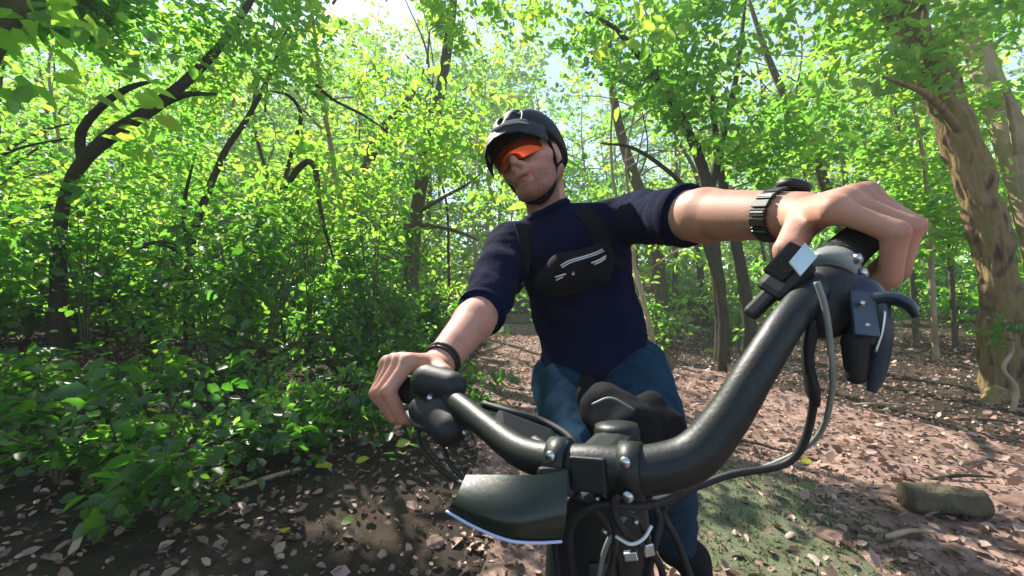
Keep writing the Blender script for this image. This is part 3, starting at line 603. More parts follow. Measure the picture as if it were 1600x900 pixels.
for pts in (BP[0:3], BP[14:17][::-1]):
    gpts = [pts[0], pts[1], pts[2]]; gr = MB().tube(gpts, [.0165, .0165, .0168], seg=20, n=8)
    q = catmull([tuple(p) for p in gpts], 14)
    for i in range(2, len(q) - 2, 2):
        d = Vector(q[i + 1]) - Vector(q[i]); gr.tube([Vector(q[i]), Vector(q[i]) + d * .5], [.0176, .0176], seg=18, smooth=False)
    gr.build('grip', M['rubber'], bar)
    d = (pts[1] - pts[0]).normalized()
    MB().tube([pts[0] - d * .006, pts[0] - d * .002, pts[0] + d * .004], [.012, .0172, .0175], seg=18, smooth=False).build('end_cap', M['black'], bar)
    d = (pts[1] - pts[2]).normalized()
    MB().tube([pts[2] - d * .010, pts[2] - d * .009, pts[2] + d * .004, pts[2] + d * .005], [.0165, .0185, .0185, .0165], seg=20, smooth=False).build('grip_collar', M['grey'] if pts is not BP else M['grey'], bar)
# stem, clamp and bolts
ctr = BP[7]; ax = (BP[8] - BP[6]).normalized(); back = Vector((.12, .96, -.10)).normalized(); back = (back - ax * back.dot(ax)).normalized(); upv = ax.cross(back)
if upv.z < 0: upv = -upv
stem = empty('stem', ctr, bike)
steer = ctr + back * .075 - upv * .004
box('stem_body', M['satin'], stem, frame(ctr + back * .045 - upv * .004, back, ax), .075, .036, .030, .35)
for s in (-1, 1):
    MB().tube([ctr + ax * (s * .027 - .008), ctr + ax * (s * .027 - .0075), ctr + ax * (s * .027 + .0075), ctr + ax * (s * .027 + .008)], [.0172, .0195, .0195, .0172], seg=24, smooth=False).build('clamp_band', M['satin'], stem)
    for u in (-1, 1):
        c = ctr + ax * s * .027 - back * .0188 + upv * u * .011
        MB().tube([c, c - back * .003], [.0040, .0036], seg=10, smooth=False).build('bolt', M['silver'], stem)
box('face_plate', M['satin'], stem, frame(ctr - back * .0172, ax, upv), .026, .024, .006, .35)
c = steer + upv * .03
MB().tube([steer - upv * .03, steer + upv * .014, steer + upv * .018, steer + upv * .020], [.020, .020, .019, .008], seg=20, smooth=False).build('top_cap', M['satin'], stem)
c = V(876, 696, .315); MB().tube([c - ax * .006, c + ax * .006], [.0045, .0045], seg=10, smooth=False).build('anodised_spacer', M['teal'], stem)
# frame in the bike's own plane
HT = V(930, 745, .395); HB = V(938, 965, .400)
frm = empty('frame', b(0, .5, .34), bike)
tube('head_tube', M['satin'], frm, [HT, HT.lerp(HB, .5), HB], [.046, .050, .056], seg=28)
box('head_badge', M['bluegrey'], frm, frame(HT.lerp(HB, .45) - Vector((.10, .9, .1)).normalized() * .0505, (0, 0, 1), (1, 0, 0)), .034, .024, .002, .2)
bb, st = b(0, .56, .34), b(0, .66, .78)
tube('top_tube', M['satin'], frm, [HT.lerp(HB, .2), HT.lerp(HB, .2).lerp(st, .5) - Vector((0, 0, .02)), st.lerp(bb, .15)], [.024, .02, .018], seg=16)
tube('down_tube', M['satin'], frm, [HT.lerp(HB, .85), HB.lerp(bb, .5) - Vector((0, 0, .015)), bb], [.028, .031, .03], seg=16)
tube('seat_tube', M['satin'], frm, [bb, bb.lerp(st, .5), st], [.02, .018, .018], seg=14)
rax, fax = b(0, .97, .355), None
for s in (-1, 1):
    tube('chain_stay', M['satin'], frm, [b(.03 * s, .6, .34), b(.045 * s, .75, .345), b(.065 * s, .97, .355)], .012, seg=10)
    tube('seat_stay', M['satin'], frm, [b(.02 * s, .64, .70), b(.045 * s, .8, .53), b(.065 * s, .97, .355)], .009, seg=10)
tube('seat_post', M['black'], bike, [st, b(0, .71, .90)], .014, seg=14)
sd = Solid(); sd.rc(b(0, .52, .93), b(0, .66, .935), .022, .028, .02).rc(b(-.045, .76, .94), b(.045, .76, .94), .032, .032, .05)
link('saddle', sd.mesh(.006, 'saddle'), M['nylon'], bike)
tube('seat_rail', M['silver'], bike, [b(0, .58, .905), b(0, .70, .895), b(0, .78, .912)], .006, seg=8)
fork = empty('fork', HB, bike)
lat = ax; fw = Vector((-.30, -.95, 0)).normalized(); axle = Vector((HB.x - .10, HB.y - .16, .36)); fdir = (axle - HB).normalized(); lat = fdir.cross(fw).normalized(); lat = lat if lat.x > 0 else -lat
crown = HB + fdir * .02
box('fork_crown', M['satin'], fork, frame(crown, lat, fw), .15, .045, .04, .3)
for s in (-1, 1):
    tube('stanchion', M['gold'], fork, [crown + lat * .065 * s, crown + lat * .065 * s + fdir * .15], .0172, seg=16)
    tube('lower_leg', M['satin'], fork, [crown + lat * .065 * s + fdir * .14, crown + lat * .065 * s + fdir * .3, axle + lat * .065 * s], [.024, .022, .02], seg=14)
def wheel(name, c, n, parent):
    n = Vector(n).normalized(); u = n.cross(Vector((0, .2, 1))).normalized(); v = n.cross(u); w_ = empty(name, c, parent)
    ring = lambda r, k=56: [c + r * (u * math.cos(2 * math.pi * i / k) + v * math.sin(2 * math.pi * i / k)) for i in range(k + 1)]
    MB().tube(ring(.333), .028, seg=14, smooth=False).build('tyre', M['rubber'], w_)
    MB().tube(ring(.300), .014, seg=10, smooth=False).build('rim', M['black'], w_)
    MB().tube([c - n * .05, c - n * .03, c + n * .03, c + n * .05], [.012, .026, .026, .012], seg=14, smooth=False).build('hub', M['black'], w_)
    MB().tube([c + n * .045, c + n * .047], .08, seg=28, smooth=False).build('brake_disc', M['silver'], w_)
    for i in range(24):
        a = 2 * math.pi * i / 24; q = c + .298 * (u * math.cos(a) + v * math.sin(a)); h0 = c + n * (.028 if i % 2 else -.028) + .024 * (u * math.cos(a + .9) + v * math.sin(a + .9))
        MB().tube([h0, q], .0012, seg=4, smooth=False).build('spoke', M['silver'], w_)
nb = BM.to_3x3() @ Vector((1, 0, 0))
wheel('front_wheel', axle, lat, bike); wheel('rear_wheel', rax, nb, bike)
crank = empty('crankset', bb, bike)
tube('chainring', M['black'], crank, [bb + nb * -.045, bb + nb * -.041], .075, seg=30, smooth=False)
PL, PR = b(.165, .72, .36), b(-.165, .40, .32)
for s, pd in ((1, PL), (-1, PR)):
    inner = bb + nb * .07 * s; outer = pd - nb * .06 * s
    tube('crank_arm', M['black'], crank, [inner, inner.lerp(outer, .5), outer], [.016, .013, .014], seg=10)
    box('pedal', M['grey'], crank, frame(pd, nb, (0, 1, 0)), .10, .10, .018, .2)
MB().tube([bb - nb * .07, bb + nb * .07], .022, seg=14, smooth=False).build('axle', M['black'], crank)
# dark smoked panel with a pale lower edge in front of the stem (a splash guard)
def sheet(name, mt, parent, rows, th):
    """slab through rows of points, thickness th along the mean normal"""
    nr, nc = len(rows), len(rows[0]); n = (rows[0][-1] - rows[0][0]).cross(rows[-1][0] - rows[0][0]).normalized()
    fr = [tuple(p) for r in rows for p in r]; bk = [tuple(p + n * th) for r in rows for p in r]; o = nr * nc; f = []
    for j in range(nr - 1):
        for i in range(nc - 1):
            q = (j * nc + i, j * nc + i + 1, (j + 1) * nc + i + 1, (j + 1) * nc + i); f += [q[::-1], tuple(x + o for x in q)]
    edge = [i for i in range(nc)] + [j * nc + nc - 1 for j in range(1, nr)] + [(nr - 1) * nc + i for i in range(nc - 2, -1, -1)] + [j * nc for j in range(nr - 2, 0, -1)]
    v = fr + bk + [fr[e] for e in edge] + [bk[e] for e in edge]; m = len(edge); o2 = 2 * o
    for k in range(m): f.append((o2 + k, o2 + (k + 1) % m, o2 + m + (k + 1) % m, o2 + m + k))
    mb = MB(); mb.add((v, f)); return mb.build(name, mt, parent)
top = catmull([V(728, 742, .300), V(800, 742, .285), V(890, 745, .280)], 6); bot = catmull([V(698, 796, .285), V(745, 822, .270), V(800, 843, .262), V(880, 859, .262)], 4)
bot = [Vector(bot[min(len(bot) - 1, round(i * (len(bot) - 1) / (len(top) - 1)))]) for i in range(len(top))]; top = [Vector(t) for t in top]
guard = sheet('splash_guard', M['gloss'], bike, [[t.lerp(q, k / 8) + Vector((0, .05 * max(0, (i / (len(top) - 1) - .62)) ** 1.6 - .010 * math.sin(math.pi * k / 8), 0)) for i, (t, q) in enumerate(zip(top, bot))] for k in range(9)], .003)
tube('edge_trim', M['rimblue'], guard, [q + Vector((0, .05 * max(0, (i / (len(bot) - 1) - .62)) ** 1.6 - .0015, -.0004)) for i, q in enumerate(bot)], .00105, seg=8, n=4)
box('mount', M['satin'], guard, frame(V(868, 752, .300), (1, 0, 0), (0, .3, 1)), .026, .020, .012, .3)
# hoses and cables
def hose(label, pts, r, m='black', parent=bike): return tube(label, M[m], parent, [V(*p) for p in pts], r, seg=9, n=8)
hose('brake_hose', [(660, 640, .50), (655, 690, .47), (690, 735, .42), (760, 770, .36), (860, 775, .33), (930, 800, .32), (965, 870, .33), (975, 960, .36)], .0026)
hose('brake_hose', [(1268, 500, .30), (1262, 560, .305), (1270, 640, .32), (1235, 720, .33), (1130, 745, .34), (1040, 790, .34), (1060, 850, .34), (1090, 930, .36)], .0030)
hose('gear_cable', [(1276, 440, .290), (1289, 480, .288), (1297, 540, .292), (1299, 620, .305), (1270, 690, .33), (1180, 735, .345), (1060, 760, .345), (985, 800, .33), (945, 860, .32), (930, 960, .33)], .0021, 'grey')
hose('gear_cable', [(690, 640, .46), (700, 720, .42), (790, 790, .35), (900, 790, .31), (985, 805, .30), (1010, 850, .31), (1000, 960, .33)], .0024)
hose('gear_cable', [(755, 632, .46), (800, 645, .44), (850, 660, .43), (895, 690, .40), (900, 740, .37)], .0045)
hose('cable_tie', [(962, 838, .295), (985, 850, .288), (1005, 842, .288), (1018, 822, .295)], .0012, 'white')
hose('brake_hose', [(905, 760, .33), (880, 800, .32), (868, 850, .325), (880, 950, .34)], .0032)
hose('gear_cable', [(1010, 770, .31), (1030, 810, .31), (1020, 860, .31), (1000, 950, .33)], .003)
hose('gear_cable', [(930, 765, .31), (955, 805, .30), (960, 850, .305), (940, 950, .33)], .0026)
hose('brake_hose', [(1078, 742, .30), (1050, 775, .30), (1000, 790, .295), (930, 790, .30), (890, 830, .31), (900, 940, .34)], .0036)
hose('gear_cable', [(990, 755, .285), (960, 785, .285), (975, 830, .29), (1030, 880, .31), (1040, 960, .33)], .0028)
box('cable_clip', M['silver'], bike, frame(V(1012, 858, .300), (1, .2, .1), (0, .2, 1)), .008, .008, .006)
box('cable_clip', M['silver'], bike, frame(V(986, 868, .305), (1, -.3, .3), (0, .2, 1)), .010, .006, .006)
for px, py in [(930, 778), (955, 800), (975, 792), (1000, 778), (942, 830), (990, 815)]:  # silver dots added as glints on the cables
    c = V(px, py, .297); MB().tube([c, c + Vector((.002, -.003, .001))], [.0022, .0016], seg=7, smooth=False).build('cable_glint', M['silver'], bike)
# top tube bag strapped behind the stem
bg_ = Solid(); bg_.rc(V(948, 640, .46), V(975, 672, .44), .030, .036, .02).rc(V(1015, 640, .47), V(1035, 668, .46), .020, .026, .02)
bag = tag(link('top_tube_bag', bg_.mesh(.004, 'bag', lambda p: .0025 * noise.noise(p * 55)), M['nylon']), 'small black bag strapped to the bike frame just behind the stem', 'bag')
MB().tube([V(925, 632, .425), V(955, 622, .420), V(990, 640, .412)], .0014, seg=6).build('zip', M['grey'], bag)
MB().tube([V(945, 668, .398), V(975, 672, .396)], .0016, seg=6).build('zip_pull', M['silver'], bag)
# computer on the bar, left of the stem
cm = empty('cycle_computer', V(830, 680, .385), bike)
box('case', M['black'], cm, frame(V(822, 686, .385), (1, .25, -.45), (.2, 1, .2)), .062, .045, .014, .3)
tube('mount', M['black'], cm, [V(850, 700, .36), V(835, 690, .375)], .006, seg=8)
# right-hand cluster (the rider's left): clamp, reservoir, blade, shifter and light bracket
rb = empty('brake_lever', V(1300, 430, .33), bike)
gx = (BP[14] - BP[13]).normalized(); gb = Vector((.05, .95, .1)); gb = (gb - gx * gb.dot(gx)).normalized(); gu = gx.cross(gb); gu = gu if gu.z > 0 else -gu
c = V(1296, 424, .330)
MB().tube([c - gx * .011, c - gx * .0105, c + gx * .0105, c + gx * .011], [.0135, .0185, .0185, .0135], seg=20, smooth=False).build('clamp', M['grey'], rb)
for q in (-1, 1):
    c2 = c - gb * .0185 + gu * .006 * q; MB().tube([c2, c2 - gb * .004], [.0042, .0036], seg=8, smooth=False).build('bolt', M['silver'], rb)
s_ = Solid(); s_.rc(V(1345, 462, .312), V(1352, 522, .304), .0120, .0130, .01).rc(V(1310, 436, .325), V(1345, 465, .312), .011, .012, .01)
link('reservoir', s_.mesh(.0018, 'r'), M['bluegrey'], rb)
s_ = Solid(); s_.rc(V(1338, 535, .302), V(1338, 586, .302), .0095, .0070, .006); link('lever_hinge', s_.mesh(.0018, 'r'), M['black'], rb)
box('lid', M['bluegrey'], rb, frame(V(1350, 490, .289), V(1352, 522, .304) - V(1345, 462, .312), (1, 0, .1)), .032, .017, .003, .3)
for px, py in ((1346, 474), (1353, 508)):
    q0 = V(px, py, .287); MB().tube([q0, q0 + Vector((0, -.002, 0))], [.0022, .0019], seg=8, smooth=False).build('bolt', M['silver'], rb)
tube('lever_blade', M['bluegrey'], rb, [V(1352, 470, .298), V(1390, 466, .290), V(1418, 476, .283), V(1432, 496, .279)], [.008, .0085, .0075, .004], seg=12, flat=.55)
tube('lever_arm', M['bluegrey'], rb, [V(1372, 470, .294), V(1378, 530, .292), V(1370, 585, .294), V(1362, 612, .296)], [.007, .006, .005, .003], seg=10, flat=.6)
tube('spring', M['silver'], rb, [V(1383, 486, .285), V(1378, 520, .285), V(1368, 550, .286)], .0011, seg=6)
s_ = Solid(); s_.rc(V(1290, 450, .325), V(1285, 500, .318), .019, .015, .012).rc(V(1310, 455, .322), V(1300, 490, .318), .015, .012, .012)
sh = link('shifter', s_.mesh(.002, 'r'), M['black'], bike)
tube('thumb_paddle', M['black'], sh, [V(1268, 505, .318), V(1262, 560, .312), V(1270, 610, .312), V(1275, 632, .314)], [.009, .0065, .0075, .004], seg=10, flat=.6)
lk = empty('light_bracket', V(1240, 430, .32), bike)
fx = (V(1180, 482, .325) - V(1250, 410, .315)).normalized()
box('body', M['black'], lk, frame(V(1228, 434, .322), fx, (.6, -.3, .6)), .036, .024, .015, .35)
box('arm', M['black'], lk, frame(V(1203, 460, .326), fx, (.6, -.3, .6)), .046, .012, .010, .35)
box('wing', M['nylon'], lk, frame(V(1232, 412, .321), fx, (.6, -.3, .6)), .030, .020, .010, .2)
# pale square plate facing the sky, whose reflection is put into its colour
pc = [V(1258, 379, .312), V(1277, 401, .306), V(1252, 430, .303), V(1234, 408, .309)]
q = MB(); nn = (pc[1] - pc[0]).cross(pc[3] - pc[0]).normalized() * .002
q.add(([tuple(p) for p in pc] + [tuple(p + nn) for p in pc], [(3, 2, 1, 0), (4, 5, 6, 7)] + [(i, (i + 1) % 4, (i + 1) % 4 + 4, i + 4) for i in range(4)])); q.build('plate_cap', M['pale'], lk, smooth=False)
# left-hand cluster (the rider's right)
lb = empty('brake_lever', V(690, 620, .48), bike)
gx2 = (BP[3] - BP[2]).normalized(); c = V(690, 619, .482)
MB().tube([c - gx2 * .010, c - gx2 * .0095, c + gx2 * .0095, c + gx2 * .010], [.014, .019, .019, .014], seg=20, smooth=False).build('clamp', M['black'], lb)
s_ = Solid(); s_.rc(V(668, 596, .49), V(705, 604, .475), .020, .018, .01); link('shift_pod', s_.mesh(.0025, 'r'), M['black'], lb)
s_ = Solid(); s_.rc(V(660, 640, .475), V(700, 672, .44), .016, .017, .01).rc(V(690, 640, .46), V(715, 668, .44), .014, .012, .01); link('reservoir', s_.mesh(.0025, 'r'), M['black'], lb)
tube('lever_blade', M['black'], lb, [V(690, 665, .445), V(662, 668, .45), V(645, 655, .47), V(636, 640, .50)], [.008, .007, .006, .004], seg=10, flat=.6)
MB().tube([V(672, 622, .468), V(672, 622, .464)], [.004, .004], seg=8, smooth=False).build('bolt', M['silver'], lb)
MB().tube([V(726, 676, .430), V(727, 676, .426)], [.0035, .003], seg=8, smooth=False).build('bolt', M['silver'], lb)

# ------------------------------------------------------------------ rider
rider = tag(empty('person', (.24, .95, 0)), 'rider in a navy shirt, blue jeans, black helmet and orange glasses gripping the handlebar', 'person')
SL, SR = V(798, 384, 1.10), V(992, 340, 1.05)       # shoulders as seen: left and right in the picture
EL, ER = V(757, 482, .87), V(1062, 337, .71)
WL, WR = V(682, 573, .665), V(1252, 337, .478)
NB = V(856, 338, 1.12); HD = V(830, 256, 1.11)
HIP = V(936, 592, 1.12)
HL, HR = HIP + Vector((-.085, 0, -.01)), HIP + Vector((.085, 0, .02))
KL, KR = V(912, 728, .82), V(1022, 715, .74)
AL, AR = PR + Vector((.02, .06, .12)), PL + Vector((-.045, .05, .12))
# head frame
Fv = Vector((-.48, -.87, -.10)).normalized(); Up = Vector((-.42, .06, .91)); Up = (Up - Fv * Up.dot(Fv)).normalized(); Rv = Up.cross(Fv)
Rv = Rv if Rv.x > 0 else -Rv
HS = .97
def H(x, y, z): return HD + (Rv * x + Fv * y + Up * z) * HS
HR3 = np.array([list(Rv), list(Fv), list(Up)]).T
def el_h(s, c, r, **k): return s.el(H(*c), [q * HS for q in r], HR3, **k)
body = Solid()
el_h(body, (0, -.012, .042), (.075, .094, .085), k=.02)
el_h(body, (0, .030, -.045), (.056, .062, .066), k=.03)
el_h(body, (0, .072, -.092), (.026, .022, .022), k=.022)
for s in (-1, 1):
    body.rc(H(.046 * s, .062, -.012), H(.058 * s, .03, -.012), .0185, .0185, .025)
    body.rc(H(.055 * s, -.01, -.05), H(.03 * s, .062, -.088), .022, .018, .02)
    body.rc(H(.012 * s, .086, .036), H(.045 * s, .07, .034), .012, .012, .014)
    el_h(body, (.076 * s, -.008, -.004), (.009, .019, .032), k=.008)
    el_h(body, (.083 * s, -.004, .0), (.006, .010, .018), k=.004, sub=True)
    body.rc(H(.012 * s, .103, -.026), H(.010 * s, .098, -.026), .0085, .008, .005)
body.rc(H(0, .088, .030), H(0, .113, -.014), .0080, .0105, .008)
el_h(body, (0, .076, -.045), (.032, .026, .026), k=.015)
for s in (-1, 1):
    body.rc(H(.004 * s, .0990, -.0500), H(.030 * s, .0840, -.0505), .0048, .0025, .003)
    body.rc(H(.003 * s, .0965, -.0635), H(.029 * s, .0835, -.0525), .0058, .0025, .003)
el_h(body, (0, .106, -.0562), (.020, .018, .0020), k=.0015, sub=True)
for s in (-1, 1): el_h(body, (.007 * s, .116, -.030), (.0038, .006, .003), k=.002, sub=True)
body.rc(H(0, -.03, -.045), NB + Vector((.012, .02, -.06)), .056, .056, .02)
chest = V(905, 425, 1.12); body.rc(NB + Vector((.015, .03, -.10)), HIP, .07, .08, .02).rc(SL + Vector((.03, .02, 0)), SR + Vector((-.03, .02, 0)), .034, .034, .02)
def arm(s, e, w_, rs):
    body.rc(s, e, .046, .040, .02)
    m = e.lerp(w_, .28); body.rc(e, m, rs[0], rs[1], .012).rc(m, w_, rs[1], rs[2], .012)
arm(SL, EL, WL, (.041, .040, .0265)); arm(SR, ER, WR, (.043, .041, .0275))
KN = []; NAILS = []
def hand(w_, c, gx, fwd, upd, thumb_s, curl=0., rs=1.0, spread=.0222):
    """palm over the grip, four separate fingers wrapped down round it, thumb closing from below on the inner side; gx points outwards"""
    gx, fwd, upd = Vector(gx), Vector(fwd), Vector(upd)
    pol = lambda sft, ph, r: c + gx * sft + fwd * (r * math.cos(R(ph))) + upd * (r * math.sin(R(ph)))
    lens = [1.0, 1.06, 1.0, .86]; nails = NAILS
    mcps = []
    for i in range(4):
        sft = (i - 1.5) * spread; L = lens[i]
        mcp = pol(sft * .98, 82 - 3 * i, (.045 + .002 * (i in (1, 2)))); mcps.append(mcp)
        body.rc(w_ + gx * sft * .45, mcp, .0150, .0112, .007)
        body.rc(w_.lerp(mcp, .45) + gx * sft * .25, mcp, .0155, .0116, .006)
    for i in range(4):
        sft = (i - 1.5) * spread; L = lens[i]; k0 = .0035
        p1 = pol(sft * 1.05, 22 - curl - 4 * i, .043 * L * rs + .002); p2 = pol(sft * 1.03, -34 - curl, .038 * L * rs); p3 = pol(sft, -78 - curl, .032 * rs)
        body.rc(mcps[i], mcps[i].lerp(p1, .5), .0112, .0092, .003).rc(mcps[i].lerp(p1, .5), p1, .0092, .0098, .0015).rc(p1, p1.lerp(p2, .5), .0098, .0083, .0015).rc(p1.lerp(p2, .5), p2, .0083, .0086, .0015).rc(p2, p3, .0086, .0070, .0015)
        KN.extend([A(*(mcps[i] + upd * .010)), A(*(p1 + fwd * .009)), A(*(p2 + fwd * .007))])
        nl = (p3 - p2).normalized(); no = (p3 - c - gx * (p3 - c).dot(gx)).normalized(); nails.append((p3 + no * .0062, nl, no))
    t0 = w_.lerp(mcps[0], .35) - gx * .016; t1 = pol(-spread * 2.1, 150, .036); t2 = pol(-spread * 2.45, 205, .030); t3 = pol(-spread * 2.2, 262, .027)
    body.rc(w_ - gx * .006, t0, .017, .0165, .010).rc(t0, t1, .0160, .0125, .008).rc(t1, t2, .0118, .0106, .004).rc(t2, t3, .0105, .0085, .004)
gxR = (BP[16] - BP[14]).normalized(); fR = Vector((.05, -1, -.1)); fR = (fR - gxR * fR.dot(gxR)).normalized(); uR = fR.cross(gxR); uR = uR if uR.z > 0 else -uR
hand(WR, BP[15] + gxR * .002, gxR, fR, uR, -1)
gxL = (BP[0] - BP[2]).normalized(); fL = Vector((-.45, -.9, -.1)); fL = (fL - gxL * fL.dot(gxL)).normalized(); uL = fL.cross(gxL); uL = uL if uL.z > 0 else -uL
hand(WL, BP[1] + gxL * .002, gxL, fL, uL, -1)
for a_, k_, h_ in ((AL, KL, HL), (AR, KR, HR)):
    body.rc(h_, k_, .07, .05, .02).rc(k_, a_, .048, .034, .02)
me = body.mesh(.0034, 'body')
hc, hx, hy, hz = A(*HD), A(*Rv), A(*Fv), A(*Up)
def skin_tint(P):
    q = (P - hc) / HS; x, y, z = q @ hx, q @ hy, q @ hz; c = np.ones((len(P), 3))
    inh = (np.abs(x) < .1) & (np.abs(y) < .14) & (z > -.13) & (z < .15)
    beard = inh & (y > -.01) & (z < -.036) & ~((np.abs(x) < .022) & (z > -.073) & (z < -.043) & (y > .07))
    nz = np.array([noise.noise(Vector(p) * 420) for p in P[beard]]) if beard.any() else np.zeros(0)
    amt = np.clip(.62 + .35 * nz, .2, .92) * np.clip((-.034 - z[beard]) / .022, 0, 1)
    c[beard] = 1 - amt[:, None] * (1 - A(.34, .24, .20))
    lip = inh & (np.abs(x) < .029) & (z > -.0690 + .45 * np.abs(x)) & (z < -.0455 - .10 * np.abs(x)) & (y > .088); c[lip] = A(.78, .50, .48)
    for kp in KN:
        dd = np.linalg.norm(P - kp, axis=1); m = dd < .012; c[m] = c[m] * (1 - (1 - dd[m] / .012)[:, None] * A(.10, .30, .34))
    mouth = inh & (np.abs(x) < .013) & (np.abs(z + .0575) < .0035) & (y > .08) & (y < .0985); c[mouth] = A(.25, .12, .12)
    return c
tint(me, skin_tint); link('body', me, M['skin'], rider)
for p_n, nl, no in NAILS: box('fingernail', M['nail'], rider, frame(p_n, nl, nl.cross(no)), .0105, .0095, .0022, .4)
# teeth row just showing in the open mouth
box('teeth', M['white'], rider, frame(H(0, .0925, -.0545), Rv, Fv), .026, .005, .003, .3)
# clothes
def wr(p): return .0040 * math.sin(p.x * 46 + p.z * 62 + 5 * noise.noise(p * 7)) * max(0, noise.noise(p * 5 + Vector((3, 1, 2))) + .25) + .006 * noise.noise(Vector((p.x * 16, p.y * 16, p.z * 11))) + .003 * noise.noise(p * 38)
Ut = (NB - HIP).normalized(); Rt = (SR - SL); Rt = (Rt - Ut * Rt.dot(Ut)).normalized(); Ft = Ut.cross(Rt); Ft = Ft if Ft.y < 0 else -Ft
TR = np.array([list(Rt), list(Ft), list(Ut)]).T
shirt = Solid()
shirt.el(V(898, 412, 1.11), (.148, .108, .150), TR, k=.04).el(V(912, 478, 1.11), (.140, .102, .13), TR, k=.05).el(V(928, 532, 1.11), (.142, .110, .115), TR, k=.05).el(V(922, 572, 1.10), (.140, .125, .085), TR, k=.04)
shirt.rc(NB + Vector((0, .02, -.045)), SL + Vector((.02, 0, 0)), .062, .060, .03).rc(NB + Vector((0, .02, -.045)), SR, .062, .060, .03)
shirt.rc(NB + Vector((0, .015, -.03)), NB + Vector((-.003, .012, .002)), .068, .064, .02)
shirt.rc(SL, SL.lerp(EL, .5), .066, .057, .02).rc(SL.lerp(EL, .5), EL.lerp(WL, .03), .057, .0505, .012)
shirt.rc(SR, SR.lerp(ER, .5), .064, .056, .02).rc(SR.lerp(ER, .5), ER.lerp(WR, .02), .056, .049, .012)
for s, e, w_, q in ((SL, EL, WL, .03), (SR, ER, WR, .02)):
    pass
shirt.cut(NB + Vector((-.006, -.01, .020)), (HD - NB).normalized() + Vector((0, -.12, 0)))
sm = shirt.mesh(.005, 'shirt', wr)
sh_ = link('shirt', sm, M['shirt'], rider)
# turned sleeve hems and collar
for s, e, w_ in ((SL, EL, WL), (SR, ER, WR)):
    d = (w_ - e).normalized(); d2 = (e - s).normalized(); c = e + d * .018
    tube('sleeve_hem', M['shirt'], sh_, [c - d2 * .012 - d * .002, c, c + d * .006], [.0525, .0535, .0515], seg=28, rough=.03)
nd = (HD - NB).normalized()
pn = [NB + Vector((-.004, .004, .012)) + (Rv * math.cos(t) + Fv * math.sin(t)) * .063 - nd * (.012 * max(0, math.sin(t))) for t in np.linspace(0, 2 * math.pi, 25)]
MB().tube(pn, .0085, seg=10, smooth=False).build('collar', M['shirt'], sh_)
pants = Solid()
pants.el(HIP + Vector((.012, 0, -.015)), (.145, .105, .105), TR, k=.03)
for h_, k_, a_ in ((HL, KL, AL), (HR, KR, AR)):
    pants.rc(h_ + Vector((0, -.02, 0)), h_.lerp(k_, .55), .100, .082, .03).rc(h_.lerp(k_, .55), k_, .082, .068, .02).rc(k_, k_.lerp(a_, .4), .068, .062, .02).rc(k_.lerp(a_, .4), a_, .062, .052, .02)
link('jeans', pants.mesh(.0065, 'jeans', lambda p: .006 * noise.noise(Vector((p.x * 13, p.y * 13, p.z * 20))) + .003 * noise.noise(p * 40)), M['jeans'], rider)
for a_, pd in ((AL, PR), (AR, PL)):
    sho = Solid(); toe = BM.to_3x3() @ Vector((0, -1, 0))
    base = pd + Vector((0, 0, .042)); sho.rc(base - toe * .10, base + toe * .11 - Vector((0, 0, .006)), .036, .033, .03).rc(base - toe * .07 + Vector((0, 0, .02)), a_ - Vector((0, 0, .02)), .040, .046, .03)
    sho.cut(pd + Vector((0, 0, .009)), (0, 0, -1)); link('shoe', sho.mesh(.006, 'shoe'), M['nylon'], rider)
# helmet
hel = empty('helmet', H(0, 0, .10), rider)
sh = Solid(); el_h(sh, (0, -.020, .055), (.100, .128, .104)); el_h(sh, (0, -.07, .01), (.082, .065, .075), k=.03)
sh.cut(H(0, .03, .036), Vector(Fv * .42 - Up * .90)); sh.cut(H(0, -.03, -.035), -Up)
for s in (-1, 0, 1):                                                    # vents
    for y, z in ((.03, .145), (-.06, .15), (.088, .118)):
        el_h(sh, (.045 * s, y, z + (.012 if s == 0 else -.004)), (.012, .034, .03), k=.006, sub=True)
link('shell', sh.mesh(.004, 'shell'), M['helmet'], hel)
# visor: a curved peak reaching forward over the brow
rows = []
for k in range(9):
    t = (k / 8 - .5) * 2; a = t * 1.18; row = []
    for j in range(6):
        f = j / 5; L = .070 * (1 - .25 * t * t)
        row.append(H((.095 + .004 * f) * math.sin(a), -.015 + .120 * math.cos(a) * (1 - .05 * f) + L * f * (.55 + .45 * math.cos(a)), .084 - .030 * t * t - .046 * f - .012 * f * t * t + .010 * math.sin(math.pi * f)))
    rows.append(row)
vis = sheet('visor', M['helmet'], hel, rows, .004)
VR = [[Vector(p) for p in r] for r in rows]
def vp(t, f):
    k = (t + 1) * 4; i = min(7, int(k)); u = k - i; g = f * 5; j = min(4, int(g)); w_ = g - j
    return VR[i][j].lerp(VR[i + 1][j], u).lerp(VR[i][j + 1].lerp(VR[i + 1][j + 1], u), w_) + Up * .0045
for t0, t1, f_, r_ in ((-.10, .70, .66, .0062), (.10, .66, .30, .0048)):
    MB().tube([vp(t0 + (t1 - t0) * q, f_ - .10 * q) for q in np.linspace(0, 1, 9)], [.001, r_ * .8, r_, r_, r_, r_, r_ * .9, r_ * .8, .001], seg=8, flat=.5, smooth=False).build('stripe', M['stripe'], hel)
MB().tube([vp(-.72, .55), vp(-.80, .60), vp(-.88, .62)], [.004, .0075, .003], seg=8, flat=.6).build('lime_patch', M['lime'], hel)
